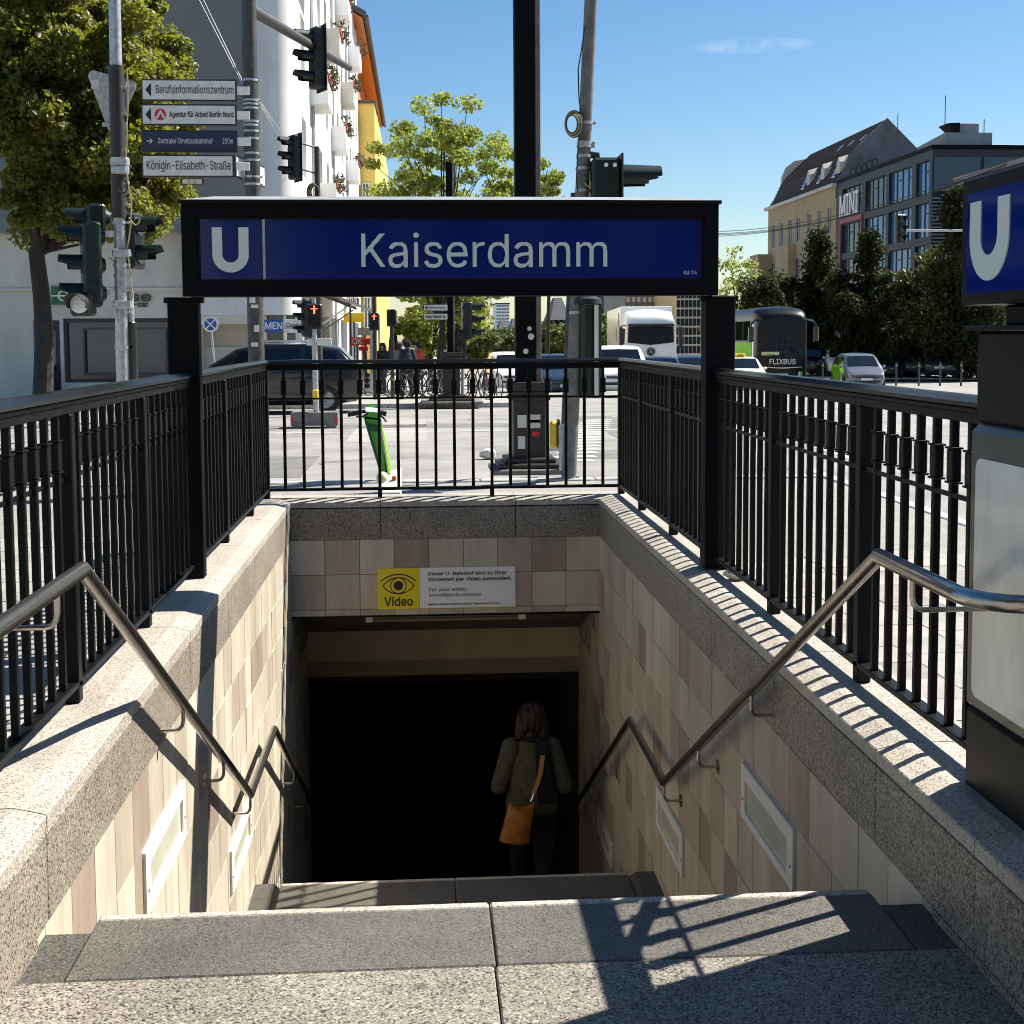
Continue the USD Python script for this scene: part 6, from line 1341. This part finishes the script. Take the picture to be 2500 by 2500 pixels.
# awnings and shop things on the left pavement
t = thing('awning', 'pale slanting shop awning on thin poles along the left pavement', 'awning', (xf + 1, 55, 2.6))
MB().hull([(xf + .02, 47.5, 3.25), (xf + 2.0, 47.5, 2.45), (xf + .02, 57, 3.25), (xf + 2.0, 57, 2.45), (xf + .02, 47.5, 3.2), (xf + 2.0, 47.5, 2.38), (xf + .02, 57, 3.2), (xf + 2.0, 57, 2.38)]).build('cloth', 'awning', t, smooth=False)
for y in (47.6, 52, 56.9): MB().cyl((xf + 1.95, y, ground(y)), (xf + 1.95, y, 2.4), .05, n=8).build('pole', 'window_frame', t)
t = thing('awning', 'dark slanting beam awning over the corner shop entrance', 'awning', (xf + .6, 43, 2.7))
MB().hull([(xf + .02, 42, 3.1), (xf + 1.5, 42.1, 2.5), (xf + .02, 46.5, 3.1), (xf + 1.5, 46.5, 2.5), (xf + .02, 42, 3.0), (xf + 1.5, 42.1, 2.4), (xf + .02, 46.5, 3.0), (xf + 1.5, 46.5, 2.4)]).build('cloth', 'pole_grey', t, smooth=False)
for y in (42.2, 46.4): MB().tube([(xf + .05, y, 1.5), (xf + 1.4, y, 2.42)], .03, 6).build('strut', 'galvanised', t)
def post_sign(label, u, v0_, v1_, wd, Y, mt_, text=None, ink='sign_white', pole=True):
    a = at(u, v1_, Y); b = at(u, v0_, Y); t = thing('advertising_sign', label, 'sign', (a[0], Y, ground(Y)))
    MB().box((a[0] - wd / 2, Y, a[2]), (a[0] + wd / 2, Y + .08, b[2]), .02).build('panel', mt_, t, smooth=False)
    if text: MB().text(text, .22, (a[0], Y - .003, (a[2] + b[2]) / 2 - .1), align='center', width=wd * .75, bold=True, depth=.005).build('lettering', ink, t, smooth=False)
    if pole: MB().cyl((a[0], Y + .04, ground(Y)), (a[0], Y + .04, a[2]), .04, n=8).build('pole', 'pole_grey', t)
    return t
post_sign('red and white flag sign under the pale awning', 674, 636, 652, .5, 50, 'red_sign', 'OK')
post_sign('pale sign with a red cone above the left pavement', 688, 618, 633, .55, 53, 'sign_white')
post_sign('red half-round sign below the pale cone sign', 690, 638, 650, .5, 52, 'red_sign')
post_sign('small red box sign lowest by the yellow house', 686, 653, 662, .35, 51.5, 'red_sign')
post_sign('yellow shop sign on the left facade before the yellow house', 668, 590, 608, .9, 58, 'yellow', None)
post_sign('small grey sign reading NAILS on the left facade', 661, 562, 574, .75, 57, 'pole_grey', 'NAILS', 'sign_white')
t = post_sign('white menu board with round pictures standing on the left pavement', 689, 705, 740, .55, 45, 'sign_white')
for k in range(6): c_ = at(686 + 7 * (k % 2), 708 + 10 * (k // 2), 44.99); MB().cyl((c_[0], 44.985, c_[2]), (c_[0], 44.996, c_[2]), .09, n=10).build('picture', 'facade_dark', t, smooth=False)
# signal on a boom and wires at the right
Y = 44.0; c_ = at(1699, 432, Y)
t = thing('traffic_light', 'dark signal head hanging from a thin boom before the glass facade', 'traffic light', (c_[0], Y, ground(Y)))
head(t, (c_[0], Y, c_[2]), math.radians(10), 3, wd=.35, pitch=.32, mt='signal_black', visor=.2, board=False)
e_ = at(1845, 435, Y); MB().cyl((c_[0] + .15, Y, e_[2]), (e_[0] + 2, Y, e_[2]), .045, n=8).build('boom', 'galvanised', t)
MB().cyl((e_[0] + 2, Y, ground(Y)), (e_[0] + 2, Y, e_[2] + .4), .09, n=10).build('pole', 'pole_grey', t)
for i, (va, vb, vc) in enumerate(((437, 392, 326), (441, 398, 332), (443, 402, 334), (446, 408, 330))):
    t = thing('wire', ('uppermost overhead wire crossing before the houses on the right', 'second overhead wire from the top before the houses on the right', 'third overhead wire from the top before the houses on the right', 'lowest overhead wire before the sand-coloured house')[i], 'wire', at(1600, vb, 55), group='overhead wires on the right')
    A, B = at(1345, va, 62), at(1900, vc - 22, 44); pts = [A + (B - A) * k - np.array([0, 0, .55 * 4 * k * (1 - k)]) for k in np.linspace(0, 1, 14)]
    MB().tube(pts, .014, 5, caps=False).build('strand', 'cable_black', t)
t = thing('wire', 'pair of stay wires slanting from the dark mast to the white corner house', 'wire', at(520, 250, 30))
MB().tube([at(480, 175, 20), at(520, 235, 29), at(572, 305, 40)], .012, 5).tube([at(480, 178, 20), at(516, 240, 29), at(560, 312, 40)], .012, 5).build('strand', 'lamp_frame', t)
t = thing('wire', 'pale stay wires slanting from the upper picture edge to the dark mast', 'wire', at(420, 100, 20))
MB().tube([at(376, 0, 24), at(458, 160, 20.2)], .006, 5).tube([at(384, 0, 24), at(460, 158, 20.2)], .006, 5).build('strand', 'lamp_frame', t)
tree('big tree behind the viewer at the left of the landing', (-3.2, -3.6, 0), 0, (-2.4, -2.6, 6.2, 3.6, 3.0, 2.6), 9000, .30, 'leaf_maple', 91, trunk=.2, clumps=60, gaps=.75)
tree('big tree behind the viewer at the right of the landing', (4.6, -4.4, 0), 0, (3.4, -3.2, 6.4, 3.8, 3.2, 2.7), 9000, .30, 'leaf_maple', 92, trunk=.2, clumps=60, gaps=.75)
# ---------------------------------------------------------------- people
def skin_of(bones, edge=.022, it=12):
    M = None
    for (a, ra), (b, rb) in bones:
        pts = []
        for c, r in ((a, ra), (b, rb)):
            s = trimesh.creation.icosphere(2).vertices * np.broadcast_to(r, 3) + np.array(c, float); pts.append(s)
        h = manifold3d.Manifold.hull_points(np.vstack(pts)); M = h if M is None else M + h
    M = M.refine_to_length(edge).to_mesh()
    t = trimesh.Trimesh(M.vert_properties[:, :3], M.tri_verts, process=True)
    trimesh.smoothing.filter_taubin(t, iterations=it)
    return t
def hand_bones(w, d, side, r=.0085):
    """Palm, four unequal curled fingers and a thumb; w wrist, d direction of the hand, side +1 right."""
    w, d = np.array(w, float), np.array(d, float) / np.linalg.norm(d); lat = np.cross(d, [0, 1, 0]); lat = lat / max(np.linalg.norm(lat), 1e-6) * side; nrm = np.cross(d, lat)
    B = [((w, (.024, .02, .024)), (w + d * .08, (.03, .017, .03)))]
    for k, L in enumerate((.068, .076, .070, .055)):
        o = w + d * .085 + lat * (.03 - .02 * k); k1 = o + d * L * .5 + nrm * .006; k2 = k1 + d * L * .38 + nrm * .02
        B += [((w + d * .05 + lat * (.02 - .013 * k), r), (o, r)), ((o, r), (k1, r * .95)), ((k1, r * .95), (k2, r * .8))]
    o = w + d * .03 + lat * .03; B += [((w + d * .02, .012), (o, .011)), ((o, .011), (o + d * .035 + lat * .02 + nrm * .01, .0095)), ((o + d * .035 + lat * .02 + nrm * .01, .0095), (o + d * .06 + lat * .02 + nrm * .02, .008))]
    return B
def person(label, loc, rz, coat, legs, hair, step=.0, height=1.0, hair_long=True, arms='bent', group=None):
    """Own coordinates: feet at z = 0, facing +y. step: how much lower the leading foot stands."""
    t = thing('person', label, 'person', loc, rz, group)
    hip, sh, nk = .90, 1.36, 1.44
    J = dict(pel=(0, 0, hip + .04), ch=(0, .02, 1.22))
    lf, rf = np.array([-.10, .14, -step]), np.array([.10, -.12, 0.0])
    head_c = np.array([0, .045, 1.56])
    B = [((J['pel'], (.155, .11, .10)), (J['ch'], (.165, .105, .14))), ((J['ch'], (.15, .09, .1)), ((0, 0, nk), (.07, .06, .05))), (((0, 0, nk), .052), ((0, .02, 1.50), .05))]
    for s, f in ((-1, lf), (1, rf)):
        kn = np.array([s * .095, f[1] * .5 + .09, (hip + f[2]) * .5 + .02 + f[2] * .2]); an = f + (0, -.02, .085)
        B += [(((s * .085, 0, hip), (.085, .09, .09)), (kn, .058)), ((kn, .058), (an, .042)), ((an, .042), (f + (0, .02, .035), (.04, .06, .03))), ((f + (0, -.01, .035), (.04, .04, .034)), (f + (0, .15, .028), (.042, .045, .026)))]
        el = np.array([s * .245, -.05, 1.06]) if arms == 'bent' else np.array([s * .225, -.03, 1.09]); wr = np.array([s * .17, .17, .99]) if arms == 'bent' else np.array([s * .235, .05, .86])
        B += [(((s * .165, 0, sh), .06), (el, .045)), ((el, .043), (wr, .029))] + hand_bones(wr, wr - el, s)
    # head with nose, chin and ears
    B += [((head_c + (0, -.015, .03), (.072, .09, .085)), (head_c + (0, .015, -.055), (.05, .065, .05))), ((head_c + (0, .085, .0), .012), (head_c + (0, .105, -.03), .012)), ((head_c + (-.074, 0, -.01), (.01, .018, .028)), (head_c + (-.066, 0, -.01), (.01, .018, .028))), ((head_c + (.066, 0, -.01), (.01, .018, .028)), (head_c + (.074, 0, -.01), (.01, .018, .028)))]
    b = skin_of(B, .014, 8); b.apply_scale(height)
    bd = MB().tm(b).build('body', 'skin', t, local=True, smooth=True)
    sc_ = lambda m: (m.apply_scale(height), m)[1]
    for s in (-1, 1):
        MB().ball((head_c + (s * .03, .086, .008)) * height, .011 * height, 2).build('eye', 'sign_white', bd, local=True)
    MB().cbox((head_c + (0, .088, -.052)) * height, (.04 * height, .008, .008)).build('mouth', 'cloth_red', bd, local=True)
    # clothing: a size larger than the body
    C = [(((0, 0, hip - .03), (.205, .15, .06)), ((0, -.005, hip + .18), (.188, .14, .1))), (((0, -.005, hip + .18), (.186, .135, .1)), (J['ch'], (.20, .132, .15))), ((J['ch'], (.18, .115, .12)), ((0, -.005, nk - .02), (.085, .075, .035)))]
    for s in (-1, 1):
        el = np.array([s * .25, -.055, 1.06]) if arms == 'bent' else np.array([s * .228, -.035, 1.09]); wr = np.array([s * .19, .12, 1.005]) if arms == 'bent' else np.array([s * .238, .035, .90])
        C += [((np.array([s * .155, 0, sh - .01]), .078), (el, .066)), ((el, .064), (wr, .047))]
    MB().tm(sc_(skin_of(C, .02, 6))).build('jacket', coat, t, local=True, smooth=True)
    C = []
    for s, f in ((-1, lf), (1, rf)):
        kn = np.array([s * .095, f[1] * .5 + .09, (hip + f[2]) * .5 + .02 + f[2] * .2]); an = f + (0, -.02, .10)
        C += [(((s * .08, 0, hip), (.105, .11, .09)), (kn, .076)), ((kn, .076), (an, .06))]
    MB().tm(sc_(skin_of(C, .024, 5))).build('trousers', legs, t, local=True, smooth=True)
    for f in (lf, rf): MB().hull(np.vstack([trimesh.creation.icosphere(1).vertices * (.048, .055, .045) + f + (0, 0, .045), trimesh.creation.icosphere(1).vertices * (.046, .05, .034) + f + (0, .15, .034)]) * height).build('shoe', 'dark_frame', t, local=True)
    H = [((head_c + (0, -.025, .045), (.108, .112, .092)), (head_c + (0, -.045, -.03), (.116, .09, .08)))]
    if hair_long: H += [((head_c + (-.055, -.045, -.03), (.06, .07, .07)), (head_c + (-.08, -.05, -.125), (.05, .06, .03))), ((head_c + (.055, -.045, -.03), (.06, .07, .07)), (head_c + (.085, -.05, -.12), (.05, .06, .03))), ((head_c + (0, -.07, -.03), (.07, .05, .07)), (head_c + (0, -.075, -.135), (.07, .04, .03)))]
    hm = skin_of(H, .016, 5); v = hm.vertices; hm.vertices = v + (meshkit.fbm(v * np.array([60, 60, 6]), 3, 4) - .5)[:, None] * .034 * (v - head_c) / .1
    MB().tm(sc_(hm)).build('hair', hair, t, local=True, smooth=True)
    return t
kst = 6; zst = ZL - kst * RISE; yst = Y3 + (kst - .5) * GO
hd_ = at(999, 1315, yst + .15)
pz = zst; px_ = hd_[0]
hgt = (hd_[2] - pz) / 1.70
wm = person('person in an olive quilted jacket going down the stairs, carrying a tan shoulder bag', (px_, yst, pz), math.radians(-4), 'jacket_olive', 'trousers_black', 'hair_auburn', step=RISE / hgt, height=hgt)
scf = MB()
scf.hull(np.vstack([trimesh.creation.icosphere(2).vertices * (.10, .10, .035) + (0, .0, 1.43)]) * hgt)
scf.hull(np.vstack([trimesh.creation.icosphere(1).vertices * (.035, .02, .03) + p for p in ((.06, -.085, 1.42), (.10, -.10, 1.40), (.075, -.15, 1.1), (.13, -.15, 1.1), (.08, -.155, .98), (.15, -.15, .98))]) * hgt)
scf.build('scarf', 'scarf_navy', wm, local=True)
bgp = np.array([px_, yst, pz]); S = lambda x, y, z: bgp + np.array([x, y, z]) * hgt
bag = thing('shoulder_bag', 'tan leather bag hanging at the hip of the person on the stairs', 'bag', S(-.10, -.2, .75))
bm = trimesh.creation.box((1, 1, 1)).subdivide().subdivide().subdivide().subdivide()
v = bm.vertices.copy(); hx = .103 + .018 * (-v[:, 2]); vx = v[:, 0] * 2 * hx; th_ = .055 * np.sqrt(np.clip(1 - (v[:, 0] * 1.9) ** 2, .08, 1)) * (1.0 + .5 * (-v[:, 2]))
fold = (meshkit.fbm(np.stack([vx * 14, v[:, 2] * 5, v[:, 1]], 1), 3, 8) - .5) * .03
V = np.stack([vx + .03 * v[:, 2], v[:, 1] * 2 * th_ + fold * np.sign(v[:, 1]), v[:, 2] * .30 - .045 * (v[:, 2] > .3) * np.cos(v[:, 0] * 3.1)], 1)
q = math.radians(-6); V = np.stack([V[:, 0] * math.cos(q) + V[:, 2] * math.sin(q) * -1, V[:, 1], V[:, 0] * math.sin(q) + V[:, 2] * math.cos(q)], 1)
bc = np.array([-.125, -.235, .845])
MB().raw((V + bc) * hgt + bgp, bm.faces).build('pouch', 'leather_tan', bag, smooth=60)
def ribbon(pts, w, t_=.006):
    m = MB(); pts = np.array(pts, float)
    for a, b in zip(pts[:-1], pts[1:]): m.hull(np.vstack([p + o for p in (a, b) for o in np.array([[-w, 0, 0], [w, 0, 0], [-w, t_, 0], [w, t_, 0]])]))
    return m
ribbon([S(*p) for p in ((.075, -.150, 1.33), (.055, -.17, 1.2), (.03, -.185, 1.12), (.0, -.20, 1.06))], .017 * hgt).build('strap', 'strap_tan', bag)
MB().tube([S(-.02, -.205, 1.055), S(.02, -.205, 1.055)], .006, 6).tube([S(.0, -.205, 1.05), S(-.012, -.21, 1.02), S(-.025, -.21, .99)], .006, 6).build('ring', 'chrome', bag)
for i, (u, Y, a, lab, c, l) in enumerate(((768, 39, 20, 'person in dark clothes standing by the bicycles', 'clothes_dark', 'trousers_black'), (752, 43, -60, 'person in grey standing nearer the dark signal head on the left pavement', 'clothes_grey', 'clothes_dark'), (786, 44, 150, 'person in a red top behind the parked bicycles', 'cloth_red', 'trousers_black'), (722, 47, 160, 'person in dark clothes beside the white menu board', 'clothes_dark', 'clothes_grey'))):
    q_ = at(u, 640, Y); person(lab, (q_[0], Y, ground(Y)), math.radians(a), c, l, 'hair_auburn' if i % 2 else 'trousers_black', height=1.0 + .02 * i, hair_long=bool(i % 2), arms='down')
